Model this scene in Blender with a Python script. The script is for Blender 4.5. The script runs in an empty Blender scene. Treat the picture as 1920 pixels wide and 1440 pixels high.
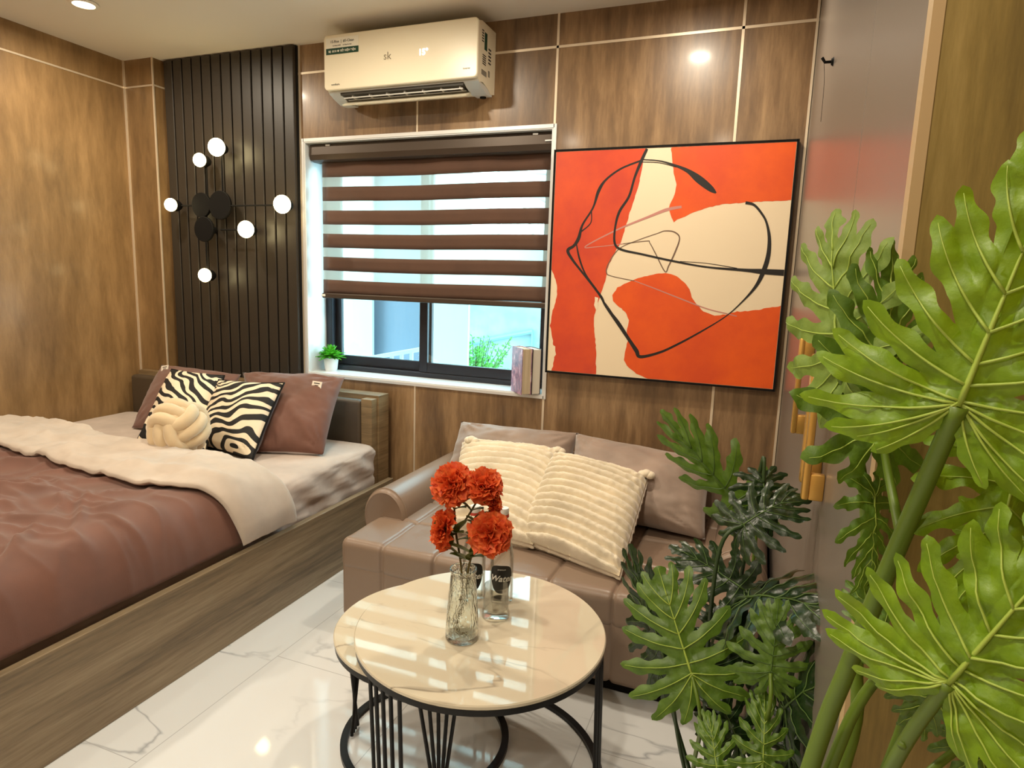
import bpy, bmesh, math, random
from mathutils import Vector, Matrix, noise, geometry

random.seed(7)
COL = bpy.context.scene.collection
SC = bpy.context.scene
PI = math.pi

# ------------------------------------------------------------------ camera
F = 1199.0854                                  # focal length in pixels of the 1920x1440 frame
ROW = (Vector((0.93114169, 0.36318659, 0.03272077)),
       Vector((0.08728051, -0.13484704, -0.98701489)),
       Vector((-0.35405827, 0.92190660, -0.15726081)))
EYE = Vector((0.0, 0.0, 1.45))
cam_data = bpy.data.cameras.new('camera')
cam_data.sensor_fit = 'HORIZONTAL'
cam_data.sensor_width = 36.0
cam_data.lens = F / 1920.0 * 36.0
cam_data.clip_start = 0.02
cam = bpy.data.objects.new('camera', cam_data)
COL.objects.link(cam)
m = Matrix.Identity(4)
for i in range(3):
    m[i][0] = ROW[0][i]; m[i][1] = -ROW[1][i]; m[i][2] = -ROW[2][i]; m[i][3] = EYE[i]
cam.matrix_world = m
SC.camera = cam

# ------------------------------------------------------------------ world, light, exposure
SC.view_settings.view_transform = 'Standard'
SC.view_settings.look = 'None'
SC.view_settings.gamma = 1.0
SC.view_settings.use_curve_mapping = False
SC.view_settings.exposure = 0.3

world = bpy.data.worlds.new('world')
SC.world = world
world.use_nodes = True
wb = world.node_tree.nodes['Background']
wb.inputs[0].default_value = (0.70, 0.90, 1.0, 1)
wb.inputs[1].default_value = 8.0

WARM = (1.0, 0.87, 0.68)
LAMP_SPOTS = [(-3.27, 2.41), (-1.75, 2.2), (-0.45, 2.45), (-3.27, 0.6), (-1.75, 0.5), (-0.45, 0.2), (-2.4, -1.2), (-0.6, -1.2)]
LAMP_WHERE = ['', 'above the middle of the window wall', 'above the painting', 'above the foot of the bed by the wall', 'above the bed foot corner', 'nearest above the viewer', 'far behind the bed foot', 'behind the viewer']
LAMP_POWER = 15.0


def at(px, py, axis, value):
    """Point where the sight line through a photo pixel meets the plane axis = value."""
    c = Vector(((px - 960) / F, (py - 720) / F, 1.0))
    d = ROW[0] * c[0] + ROW[1] * c[1] + ROW[2] * c[2]
    t = (value - EYE[axis]) / d[axis]
    return EYE + d * t


# ------------------------------------------------------------------ helpers
def lin(c):
    return tuple(((v / 255.0) / 12.92 if v / 255.0 <= 0.04045 else ((v / 255.0 + 0.055) / 1.055) ** 2.4) for v in c) + (1.0,)


def mat(name, rgb, rough=0.5, metal=0.0, **kw):
    mt = bpy.data.materials.new(name)
    mt.use_nodes = True
    p = mt.node_tree.nodes['Principled BSDF']
    p.inputs['Base Color'].default_value = lin(rgb)
    p.inputs['Roughness'].default_value = rough
    p.inputs['Metallic'].default_value = metal
    for k, v in kw.items():
        p.inputs[k.replace('_', ' ')].default_value = v
    return mt


def nd(mt, kind, **kw):
    n = mt.node_tree.nodes.new(kind)
    for k, v in kw.items():
        setattr(n, k, v)
    return n


def lk(mt, a, b):
    mt.node_tree.links.new(a, b)


def prin(mt):
    return mt.node_tree.nodes['Principled BSDF']


def ramp(mt, fac, stops):
    r = nd(mt, 'ShaderNodeValToRGB')
    el = r.color_ramp.elements
    while len(el) > len(stops):
        el.remove(el[-1])
    while len(el) < len(stops):
        el.new(0.5)
    for e, (p, c) in zip(el, stops):
        e.position = p; e.color = lin(c)
    lk(mt, fac, r.inputs[0])
    return r


def noise_tex(mt, scale, detail=4, rough=0.6, stretch=(1, 1, 1), coord='Object', distortion=0.0, loc=(0, 0, 0)):
    tc = nd(mt, 'ShaderNodeTexCoord')
    mp = nd(mt, 'ShaderNodeMapping')
    mp.inputs['Scale'].default_value = stretch
    mp.inputs['Location'].default_value = loc
    n = nd(mt, 'ShaderNodeTexNoise')
    n.inputs['Scale'].default_value = scale
    n.inputs['Detail'].default_value = detail
    n.inputs['Roughness'].default_value = rough
    n.inputs['Distortion'].default_value = distortion
    lk(mt, tc.outputs[coord], mp.inputs[0]); lk(mt, mp.outputs[0], n.inputs['Vector'])
    return n


def bump(mt, fac, strength=0.3, dist=0.01):
    b = nd(mt, 'ShaderNodeBump')
    b.inputs['Strength'].default_value = strength
    b.inputs['Distance'].default_value = dist
    lk(mt, fac, b.inputs['Height']); lk(mt, b.outputs[0], prin(mt).inputs['Normal'])
    return b


def fabric(name, rgb, rough=0.85, bscale=300, bstr=0.15, vary=0.06, sheen=0.2):
    mt = mat(name, rgb, rough)
    prin(mt).inputs['Sheen Weight'].default_value = sheen
    n = noise_tex(mt, 6, 3)
    lo = tuple(max(0, c * (1 - vary * 1.5)) for c in rgb); hi = tuple(min(255, c * (1 + vary)) for c in rgb)
    r = ramp(mt, n.outputs[0], [(0.3, lo), (0.7, hi)])
    lk(mt, r.outputs[0], prin(mt).inputs['Base Color'])
    n2 = noise_tex(mt, bscale, 2)
    bump(mt, n2.outputs[0], bstr, 0.002)
    return mt


def wood(name, dark, mid, light, stretch, scale=1.0, rough=0.38, grain=True, loc=(0, 0, 0), coat=0.0):
    mt = mat(name, mid, rough)
    a = noise_tex(mt, 2.2 * scale, 5, 0.62, stretch, distortion=0.4, loc=loc)
    b = noise_tex(mt, 14 * scale, 6, 0.7, stretch, distortion=0.2, loc=loc)
    mx = nd(mt, 'ShaderNodeMix'); mx.data_type = 'FLOAT'
    mx.inputs[0].default_value = 0.42
    lk(mt, a.outputs[0], mx.inputs[2]); lk(mt, b.outputs[0], mx.inputs[3])
    r = ramp(mt, mx.outputs[0], [(0.34, dark), (0.5, mid), (0.66, light)])
    lk(mt, r.outputs[0], prin(mt).inputs['Base Color'])
    bump(mt, b.outputs[0], 0.06, 0.004)
    if coat:
        prin(mt).inputs['Coat Weight'].default_value = coat
        prin(mt).inputs['Coat Roughness'].default_value = 0.12
    return mt


def link(name, me, m, parent=None, smooth=False):
    o = bpy.data.objects.new(name, me)
    COL.objects.link(o)
    if m is not None and len(me.materials) == 0:
        for q in (m if isinstance(m, (list, tuple)) else [m]):
            me.materials.append(q)
    if parent is not None:
        o.parent = parent
        o.matrix_parent_inverse = Matrix.Translation(-parent.location) if parent.type == 'EMPTY' else Matrix.Identity(4)
    if smooth:
        me.polygons.foreach_set('use_smooth', [True] * len(me.polygons))
    return o


def thing(name, label, cat, loc=(0, 0, 0), group=None):
    o = bpy.data.objects.new(name, None)
    o.empty_display_size = 0.05
    COL.objects.link(o)
    o.location = loc
    o['label'] = label; o['category'] = cat
    if group: o['group'] = group
    return o


def tag(o, label, cat, group=None):
    o['label'] = label; o['category'] = cat
    if group: o['group'] = group
    return o


def struct(o):
    o['kind'] = 'structure'
    return o


class MB:
    """collects shapes (world coordinates) into one mesh"""
    def __init__(s):
        s.v = []; s.f = []; s.mi = []

    def add(s, vs, fs, mi=0):
        k = len(s.v)
        s.v += [tuple(p) for p in vs]
        s.f += [tuple(i + k for i in f) for f in fs]
        s.mi += [mi] * len(fs)
        return s

    def box(s, a, b, mi=0, bev=0.0, M=None, seg=2):
        bm = bmesh.new()
        bmesh.ops.create_cube(bm, size=1)
        for v in bm.verts:
            v.co = Vector([(a[i] + b[i]) / 2 + v.co[i] * (b[i] - a[i]) for i in range(3)])
        if bev > 0:
            bmesh.ops.bevel(bm, geom=bm.edges[:], offset=bev, segments=seg, affect='EDGES', profile=0.5)
        if M is not None:
            bm.transform(M)
        bm.verts.index_update()
        s.add([v.co[:] for v in bm.verts], [[v.index for v in f.verts] for f in bm.faces], mi)
        bm.free()
        return s

    def tube(s, pts, r, n=10, mi=0, cap=True, closed=False):
        pts = [Vector(p) for p in pts]
        rs = r if isinstance(r, (list, tuple)) else [r] * len(pts)
        N = len(pts)
        up = Vector((0, 0, 1))
        vs = []
        prev = None
        for i, p in enumerate(pts):
            if closed:
                t = pts[(i + 1) % N] - pts[i - 1]
            else:
                t = pts[min(i + 1, N - 1)] - pts[max(i - 1, 0)]
            t.normalize()
            if prev is None:
                a = t.cross(up)
                if a.length < 1e-3: a = t.cross(Vector((1, 0, 0)))
                a.normalize()
            else:
                a = prev - t * prev.dot(t)
                if a.length < 1e-5: a = t.cross(up)
                a.normalize()
            prev = a
            b = t.cross(a)
            for k in range(n):
                w = 2 * PI * k / n
                vs.append(p + (a * math.cos(w) + b * math.sin(w)) * rs[i])
        fs = []
        for i in range(N if closed else N - 1):
            j = (i + 1) % N
            for k in range(n):
                k2 = (k + 1) % n
                fs.append((i * n + k, i * n + k2, j * n + k2, j * n + k))
        if cap and not closed:
            fs.append(tuple(range(n))[::-1]); fs.append(tuple((N - 1) * n + k for k in range(n)))
        return s.add(vs, fs, mi)

    def lathe(s, prof, c, n=40, mi=0, M=None):
        """prof: list of (r, z)"""
        vs = []
        for r, z in prof:
            for k in range(n):
                w = 2 * PI * k / n
                p = Vector((r * math.cos(w), r * math.sin(w), z))
                if M is not None: p = M @ p
                vs.append(p + Vector(c))
        fs = []
        for i in range(len(prof) - 1):
            for k in range(n):
                k2 = (k + 1) % n
                fs.append((i * n + k, i * n + k2, (i + 1) * n + k2, (i + 1) * n + k))
        if prof[0][0] > 1e-6: fs.append(tuple(range(n))[::-1])
        if prof[-1][0] > 1e-6: fs.append(tuple((len(prof) - 1) * n + k for k in range(n)))
        return s.add(vs, fs, mi)

    def sphere(s, c, r, n=20, mi=0, sc=(1, 1, 1)):
        prof = [(max(1e-5, r * math.sin(PI * i / n)), -r * math.cos(PI * i / n)) for i in range(n + 1)]
        M = Matrix.Diagonal(Vector(sc))
        return s.lathe(prof, c, n * 2, mi, M)

    def prism(s, poly, axis, a, b, mi=0):
        """poly: 2D points in the other two axes, extruded along axis from a to b"""
        ax = [i for i in range(3) if i != axis]
        vs = []
        for w in (a, b):
            for p in poly:
                q = [0, 0, 0]; q[axis] = w; q[ax[0]] = p[0]; q[ax[1]] = p[1]
                vs.append(q)
        n = len(poly)
        fs = [tuple(range(n))[::-1], tuple(range(n, 2 * n))]
        for i in range(n):
            j = (i + 1) % n
            fs.append((i, j, n + j, n + i))
        return s.add(vs, fs, mi)

    def grid(s, fn, nu, nv, mi=0, closed_u=False):
        vs = [fn(i / nu, j / nv) for j in range(nv + 1) for i in range(nu + 1)]
        fs = []
        for j in range(nv):
            for i in range(nu):
                a = j * (nu + 1) + i
                fs.append((a, a + 1, a + nu + 2, a + nu + 1))
        return s.add(vs, fs, mi)

    def mesh(s, name, fix=True, merge=0.0):
        me = bpy.data.meshes.new(name)
        me.from_pydata(s.v, [], s.f)
        me.polygons.foreach_set('material_index', s.mi)
        if fix:
            bm = bmesh.new(); bm.from_mesh(me)
            if merge: bmesh.ops.remove_doubles(bm, verts=bm.verts, dist=merge)
            bmesh.ops.recalc_face_normals(bm, faces=bm.faces)
            bm.to_mesh(me); bm.free()
        me.update()
        return me

    def build(s, name, m, parent=None, smooth=False, fix=True, angle=None, merge=0.0):
        me = s.mesh(name, fix, merge)
        o = link(name, me, m, parent, smooth)
        if angle is not None:
            me.polygons.foreach_set('use_smooth', [True] * len(me.polygons))
            try:
                me.set_sharp_from_angle(angle=math.radians(angle))
            except Exception:
                pass
        return o


def text_mesh(txt, size, M, extrude=0.0004, align='CENTER', shear=0.0, offset=0.0, wrap=None):
    cu = bpy.data.curves.new('txt', 'FONT')
    cu.body = txt; cu.size = size; cu.extrude = extrude; cu.align_x = align; cu.align_y = 'CENTER'
    cu.shear = shear; cu.offset = offset
    cu.resolution_u = 3
    o = bpy.data.objects.new('txt', cu)
    COL.objects.link(o)
    bpy.context.view_layer.update()
    me = bpy.data.meshes.new_from_object(o.evaluated_get(bpy.context.evaluated_depsgraph_get()))
    bpy.data.objects.remove(o); bpy.data.curves.remove(cu)
    if wrap: 
        for v in me.vertices: v.co = wrap(v.co)
    me.transform(M)
    me.materials.clear()
    return me


def frameM(origin, xdir, ydir):
    x = Vector(xdir).normalized(); y = Vector(ydir); y = (y - x * y.dot(x)).normalized(); z = x.cross(y)
    M = Matrix.Identity(4)
    for i in range(3):
        M[i][0] = x[i]; M[i][1] = y[i]; M[i][2] = z[i]; M[i][3] = origin[i]
    return M


def fbm(p, s=1.0, o=3):
    return noise.fractal(Vector(p) * s, 1.0, 2.0, o)


# ------------------------------------------------------------------ materials
M_wall = wood('oak_wall_panel', (82, 62, 44), (128, 100, 70), (172, 140, 102), (1.6, 1.6, 0.22), 1.0, 0.34, coat=0.15)
M_wall_left = wood('oak_wall_panel_left', (100, 76, 48), (138, 108, 70), (172, 138, 94), (1.2, 1.2, 0.25), 0.8, 0.42, coat=0.1)
M_side = wood('oak_side_panel', (94, 78, 36), (132, 112, 58), (160, 138, 82), (3.0, 3.0, 0.28), 1.4, 0.5)
M_bed = wood('greyed_oak_veneer', (92, 78, 60), (132, 114, 88), (160, 142, 114), (1.8, 0.16, 3.0), 2.0, 0.45)
M_head = wood('greyed_oak_headboard', (84, 68, 46), (126, 104, 74), (152, 130, 96), (0.3, 0.3, 5.0), 2.0, 0.45)
M_ceil = mat('white_ceiling_paint', (226, 220, 208), 0.8)
M_trim = mat('champagne_aluminium', (228, 212, 188), 0.35, 0.45)
M_silver = mat('brushed_aluminium', (225, 225, 225), 0.35, 0.4)
M_slat = mat('black_brown_slat', (50, 44, 37), 0.42)
M_slatgap = mat('black_groove', (12, 11, 10), 0.8)
M_white_tile = mat('white_glazed_reveal', (226, 230, 232), 0.18)
M_anth = mat('anthracite_window_profile', (42, 42, 48), 0.35, 0.3)
M_rubber = mat('black_seal', (14, 14, 16), 0.7)
M_blackmetal = mat('black_powdercoat_metal', (22, 22, 23), 0.38, 0.5)
M_black = mat('matt_black', (12, 10, 9), 0.75, 0.0, Specular_IOR_Level=0.2)
M_acwhite = mat('cream_white_plastic', (240, 230, 204), 0.32)
M_acgrey = mat('light_grey_plastic', (205, 205, 200), 0.4)
M_acdark = mat('dark_air_outlet', (52, 48, 40), 0.6)
M_ink = mat('dark_ink', (50, 46, 40), 0.6)
M_inkl = mat('grey_ink', (140, 128, 104), 0.5)
M_green = mat('green_sticker', (22, 66, 48), 0.5)
M_stkwhite = mat('white_sticker', (240, 236, 220), 0.5)
M_doorgrey = mat('glossy_taupe_door', (112, 104, 96), 0.3)
M_edge = mat('beige_edge_band', (178, 152, 112), 0.5)
M_gold = mat('brushed_gold', (206, 160, 84), 0.34, 0.7)

M_leather = mat('taupe_leather', (136, 116, 100), 0.36)
_n = noise_tex(M_leather, 180, 3); bump(M_leather, _n.outputs[0], 0.12, 0.002)
M_leather_dark = mat('dark_taupe_upholstery', (74, 62, 48), 0.5)
M_backfab = fabric('slate_velvet', (72, 64, 68), 0.6)
M_velvet = fabric('taupe_cushion_fabric', (146, 126, 112), 0.6, sheen=0.5)
def crease(mt, scale, stretch, strength, dist, rot=0.0):
    tc = nd(mt, 'ShaderNodeTexCoord'); mp = nd(mt, 'ShaderNodeMapping')
    mp.inputs['Scale'].default_value = stretch; mp.inputs['Rotation'].default_value = (0, 0, rot)
    n1 = nd(mt, 'ShaderNodeTexNoise'); n1.noise_type = 'RIDGED_MULTIFRACTAL'
    n1.inputs['Scale'].default_value = scale; n1.inputs['Detail'].default_value = 2.5; n1.inputs['Distortion'].default_value = 0.5
    lk(mt, tc.outputs['Object'], mp.inputs[0]); lk(mt, mp.outputs[0], n1.inputs['Vector'])
    b_ = nd(mt, 'ShaderNodeBump'); b_.inputs['Strength'].default_value = strength; b_.inputs['Distance'].default_value = dist
    old = prin(mt).inputs['Normal'].links[0].from_node
    lk(mt, n1.outputs[0], b_.inputs['Height']); lk(mt, b_.outputs[0], old.inputs['Normal'])


M_brown = fabric('chocolate_cotton', (108, 70, 56), 0.75, vary=0.05, sheen=0.25)
M_sheet = fabric('beige_grey_cotton', (188, 172, 160), 0.8, vary=0.04)
M_fold = fabric('pale_taupe_cotton', (192, 178, 164), 0.8, vary=0.04)
crease(M_brown, 1.5, (1.0, 2.6, 1.5), 0.55, 0.03, 0.25)
crease(M_sheet, 2.5, (1.6, 1.6, 1.6), 0.4, 0.015)
crease(M_fold, 3.0, (1.0, 1.6, 1.2), 0.5, 0.02, 0.6)
M_pipe = fabric('pale_silver_satin', (196, 190, 192), 0.5)
M_cream = fabric('cream_plush', (224, 212, 188), 0.95, 240, 0.5, 0.05, 0.6)
M_knot = fabric('beige_velour', (214, 192, 156), 0.9, 260, 0.3, 0.04, 0.5)
M_tag = mat('white_woven_tag', (232, 222, 208), 0.8)


def zebra_mat(name, loc, rot, center):
    mt = mat(name, (20, 18, 17), 0.75)
    tc = nd(mt, 'ShaderNodeTexCoord')
    mp = nd(mt, 'ShaderNodeMapping')
    mp.inputs['Location'].default_value = loc
    mp.inputs['Rotation'].default_value = (0, 0, rot)
    n = nd(mt, 'ShaderNodeTexNoise'); n.inputs['Scale'].default_value = 2.3; n.inputs['Detail'].default_value = 1.0
    add = nd(mt, 'ShaderNodeVectorMath'); add.operation = 'MULTIPLY_ADD'
    add.inputs[1].default_value = (0.42, 0.42, 0)
    lk(mt, tc.outputs['UV'], mp.inputs[0]); lk(mt, mp.outputs[0], n.inputs['Vector'])
    lk(mt, n.outputs['Color'], add.inputs[0]); lk(mt, mp.outputs[0], add.inputs[2])
    w = nd(mt, 'ShaderNodeTexWave'); w.wave_type = 'RINGS'; w.rings_direction = 'Z'
    mp2 = nd(mt, 'ShaderNodeMapping'); mp2.inputs['Location'].default_value = (-center[0], -center[1], 0)
    mp2.inputs['Scale'].default_value = (1.0, 1.9, 1)
    lk(mt, add.outputs[0], mp2.inputs[0]); lk(mt, mp2.outputs[0], w.inputs['Vector'])
    w.inputs['Scale'].default_value = 1.45; w.inputs['Distortion'].default_value = 4.5
    w.inputs['Detail'].default_value = 1.2; w.inputs['Detail Scale'].default_value = 1.6
    r = ramp(mt, w.outputs[0], [(0.49, (18, 16, 16)), (0.53, (232, 216, 188))])
    lk(mt, r.outputs[0], prin(mt).inputs['Base Color'])
    return mt


M_zebra1 = zebra_mat('zebra_print_left', (0.3, 0.1, 0), 0.5, (0.8, 0.3))
M_zebra2 = zebra_mat('zebra_print_right', (0.1, 0.4, 0), -0.35, (1.0, 0.75))


def marble(name, base, vein, scale, tile=None, rough=0.06, joint=(176, 178, 180), vein_w=0.018, loc=(0, 0, 0)):
    mt = mat(name, base, rough)
    tc = nd(mt, 'ShaderNodeTexCoord')
    mp = nd(mt, 'ShaderNodeMapping'); mp.inputs['Location'].default_value = loc
    mp.inputs['Rotation'].default_value = (0, 0, 0.5)
    mp.inputs['Scale'].default_value = (1.0, 2.2, 1)
    lk(mt, tc.outputs['Object'], mp.inputs[0])
    n = nd(mt, 'ShaderNodeTexNoise')
    n.inputs['Scale'].default_value = scale; n.inputs['Detail'].default_value = 5; n.inputs['Roughness'].default_value = 0.5
    n.inputs['Distortion'].default_value = 0.5
    lk(mt, mp.outputs[0], n.inputs['Vector'])
    sub = nd(mt, 'ShaderNodeMath'); sub.operation = 'SUBTRACT'; sub.inputs[1].default_value = 0.5
    ab = nd(mt, 'ShaderNodeMath'); ab.operation = 'ABSOLUTE'
    lk(mt, n.outputs[0], sub.inputs[0]); lk(mt, sub.outputs[0], ab.inputs[0])
    r = ramp(mt, ab.outputs[0], [(0.0, vein), (vein_w * 0.35, tuple((a + b) / 2 for a, b in zip(vein, base))), (vein_w, base)])
    # veins fade in and out
    n2 = nd(mt, 'ShaderNodeTexNoise'); n2.inputs['Scale'].default_value = scale * 1.3; n2.inputs['Detail'].default_value = 2
    lk(mt, tc.outputs['Object'], n2.inputs['Vector'])
    r2 = ramp(mt, n2.outputs[0], [(0.42, (0, 0, 0)), (0.6, (255, 255, 255))])
    mx = nd(mt, 'ShaderNodeMix'); mx.data_type = 'RGBA'
    lk(mt, r2.outputs[0], mx.inputs[0]); lk(mt, r.outputs[0], mx.inputs[7]); mx.inputs[6].default_value = lin(base)
    out = mx.outputs[2]
    if tile:
        br = nd(mt, 'ShaderNodeTexBrick')
        br.offset = 0.5; br.offset_frequency = 2; br.squash = 1.0
        br.inputs['Scale'].default_value = 1.0
        br.inputs['Brick Width'].default_value = tile[0]; br.inputs['Row Height'].default_value = tile[1]
        br.inputs['Mortar Size'].default_value = 0.0015; br.inputs['Mortar Smooth'].default_value = 0.1
        mp3 = nd(mt, 'ShaderNodeMapping'); mp3.inputs['Location'].default_value = tile[2]
        mp3.inputs['Rotation'].default_value = (0, 0, PI / 2)
        lk(mt, tc.outputs['Object'], mp3.inputs[0]); lk(mt, mp3.outputs[0], br.inputs['Vector'])
        m2 = nd(mt, 'ShaderNodeMix'); m2.data_type = 'RGBA'
        lk(mt, br.outputs['Fac'], m2.inputs[0]); lk(mt, out, m2.inputs[6]); m2.inputs[7].default_value = lin(joint)
        out = m2.outputs[2]
    lk(mt, out, prin(mt).inputs['Base Color'])
    return mt


M_floor = marble('white_marble_tile', (214, 216, 217), (122, 126, 134), 0.8, (1.2, 0.6, (0.0, 1.62, 0)), 0.05, vein_w=0.013)
M_top = marble('polished_cream_stone', (204, 194, 172), (138, 128, 112), 1.6, None, 0.03, loc=(3.1, 0.4, 0), vein_w=0.012)

M_canvas = mat('cream_canvas_paint', (232, 214, 184), 0.5)


def paint(name, a, b):
    mt = mat(name, a, 0.4)
    n = noise_tex(mt, 3.0, 6, 0.65)
    r = ramp(mt, n.outputs[0], [(0.35, a), (0.65, b)])
    lk(mt, r.outputs[0], prin(mt).inputs['Base Color'])
    return mt


M_orange = paint('orange_acrylic', (232, 92, 20), (212, 74, 24))
M_orange2 = paint('red_orange_acrylic', (196, 62, 36), (220, 80, 30))
M_stroke = mat('black_paint_stroke', (20, 16, 14), 0.5)
M_pinkline = mat('mauve_pencil_stroke', (190, 130, 120), 0.6)
M_greyline = mat('grey_pencil_stroke', (110, 86, 70), 0.6)


def leaf_mat(name, dark, light, rough, transl, yellow):
    mt = mat(name, light, rough)
    n = noise_tex(mt, 9, 4)
    r = ramp(mt, n.outputs[0], [(0.3, dark), (0.7, light)])
    lk(mt, r.outputs[0], prin(mt).inputs['Base Color'])
    tr = nd(mt, 'ShaderNodeBsdfTranslucent'); tr.inputs[0].default_value = lin(yellow)
    mx = nd(mt, 'ShaderNodeMixShader'); mx.inputs[0].default_value = transl
    out = mt.node_tree.nodes['Material Output']
    lk(mt, prin(mt).outputs[0], mx.inputs[1]); lk(mt, tr.outputs[0], mx.inputs[2]); lk(mt, mx.outputs[0], out.inputs[0])
    n2 = noise_tex(mt, 60, 3); bump(mt, n2.outputs[0], 0.15, 0.002)
    return mt


M_leaf_big = leaf_mat('yellow_green_leaf', (92, 128, 8), (122, 156, 22), 0.45, 0.25, (170, 190, 20))
M_leaf_pale = leaf_mat('pale_green_leaf_underside', (96, 124, 40), (124, 148, 62), 0.6, 0.2, (160, 180, 70))
M_leaf_mid = leaf_mat('mid_green_leaf', (62, 92, 22), (92, 122, 40), 0.45, 0.15, (110, 150, 30))
M_leaf_dark = leaf_mat('dark_green_leaf', (14, 32, 12), (30, 54, 20), 0.3, 0.06, (50, 90, 20))
M_vein_l = mat('pale_green_vein', (150, 172, 70), 0.5)
M_vein_d = mat('green_vein', (70, 96, 40), 0.45)
M_stem = mat('olive_green_stem', (86, 110, 24), 0.45)
M_stem_d = mat('dark_green_stem', (40, 62, 22), 0.5)
M_soil = mat('dark_soil', (40, 28, 20), 0.95)
M_potw = mat('white_ceramic', (232, 234, 236), 0.3)


def glassy(name, rgb, rough=0.0, ior=1.45, b=None):
    mt = mat(name, rgb, rough)
    prin(mt).inputs['Transmission Weight'].default_value = 1.0
    prin(mt).inputs['IOR'].default_value = ior
    if b:
        v = nd(mt, 'ShaderNodeTexVoronoi')
        v.inputs['Scale'].default_value = b[0]
        tc = nd(mt, 'ShaderNodeTexCoord'); mp = nd(mt, 'ShaderNodeMapping'); mp.inputs['Scale'].default_value = b[2]
        n = nd(mt, 'ShaderNodeTexNoise'); n.inputs['Scale'].default_value = b[0]; n.inputs['Distortion'].default_value = 1.5
        lk(mt, tc.outputs['Object'], mp.inputs[0]); lk(mt, mp.outputs[0], n.inputs['Vector'])
        bump(mt, n.outputs[0], b[1], 0.004)
    return mt


def thin_glass(name, tint):
    mt = bpy.data.materials.new(name); mt.use_nodes = True
    nt = mt.node_tree; nt.nodes.remove(nt.nodes['Principled BSDF'])
    t = nt.nodes.new('ShaderNodeBsdfTransparent'); t.inputs[0].default_value = lin(tint)
    g = nt.nodes.new('ShaderNodeBsdfGlossy'); g.inputs['Roughness'].default_value = 0.02
    w = nt.nodes.new('ShaderNodeLayerWeight'); w.inputs[0].default_value = 0.22
    k = nt.nodes.new('ShaderNodeMath'); k.operation = 'MULTIPLY'; k.inputs[1].default_value = 0.6
    x = nt.nodes.new('ShaderNodeMixShader')
    nt.links.new(w.outputs['Fresnel'], k.inputs[0]); nt.links.new(k.outputs[0], x.inputs[0])
    nt.links.new(t.outputs[0], x.inputs[1]); nt.links.new(g.outputs[0], x.inputs[2])
    nt.links.new(x.outputs[0], nt.nodes['Material Output'].inputs[0])
    return mt


M_glass = thin_glass('clear_glass', (253, 254, 253))
M_vase = glassy('textured_pale_green_glass', (250, 252, 246), 0.02, 1.45, (60, 0.9, (1, 1, 0.35)))


def pane_mat(name, tint=(235, 250, 250), gl=0.08):
    mt = bpy.data.materials.new(name); mt.use_nodes = True
    nt = mt.node_tree
    nt.nodes.remove(nt.nodes['Principled BSDF'])
    t = nt.nodes.new('ShaderNodeBsdfTransparent'); t.inputs[0].default_value = lin(tint)
    g = nt.nodes.new('ShaderNodeBsdfGlossy'); g.inputs['Roughness'].default_value = 0.01
    x = nt.nodes.new('ShaderNodeMixShader'); x.inputs[0].default_value = gl
    nt.links.new(t.outputs[0], x.inputs[1]); nt.links.new(g.outputs[0], x.inputs[2])
    nt.links.new(x.outputs[0], nt.nodes['Material Output'].inputs[0])
    return mt


M_pane = pane_mat('window_glass')


def sheer_mat():
    mt = bpy.data.materials.new('sheer_blind_mesh'); mt.use_nodes = True
    nt = mt.node_tree
    nt.nodes.remove(nt.nodes['Principled BSDF'])
    t = nt.nodes.new('ShaderNodeBsdfTransparent'); t.inputs[0].default_value = lin((250, 250, 245))
    d = nt.nodes.new('ShaderNodeBsdfDiffuse'); d.inputs[0].default_value = lin((225, 215, 195))
    l = nt.nodes.new('ShaderNodeBsdfTranslucent'); l.inputs[0].default_value = lin((230, 228, 215))
    a = nt.nodes.new('ShaderNodeMixShader'); a.inputs[0].default_value = 0.5
    x = nt.nodes.new('ShaderNodeMixShader'); x.inputs[0].default_value = 0.48
    nt.links.new(d.outputs[0], a.inputs[1]); nt.links.new(l.outputs[0], a.inputs[2])
    nt.links.new(t.outputs[0], x.inputs[1]); nt.links.new(a.outputs[0], x.inputs[2])
    nt.links.new(x.outputs[0], nt.nodes['Material Output'].inputs[0])
    return mt


M_sheer = sheer_mat()
M_blind = fabric('brown_blind_fabric', (86, 58, 42), 0.8, vary=0.04)
M_cassette = mat('bronze_aluminium', (74, 62, 52), 0.4, 0.35)


def emit(name, rgb, s):
    mt = bpy.data.materials.new(name); mt.use_nodes = True
    p = prin(mt)
    p.inputs['Base Color'].default_value = (0, 0, 0, 1)
    p.inputs['Emission Color'].default_value = rgb + (1,)
    p.inputs['Emission Strength'].default_value = s
    return mt


M_bulb = emit('glowing_warm_bulb', (1.0, 0.82, 0.42), 14.0)
M_lens = emit('glowing_downlight_lens', (1.0, 0.86, 0.55), 12.0)
M_led = emit('white_led_digits', (0.9, 0.95, 1.0), 3.0)

# ------------------------------------------------------------------ room shell
XL, XR, YB, ZC = -3.9, 0.76, 3.2, 2.75
YF = -2.3
WX0, WX1, WZ0, WZ1 = -2.585, -1.045, 0.852, 2.225     # window opening
YR = 3.44                                             # back of the recess

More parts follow.
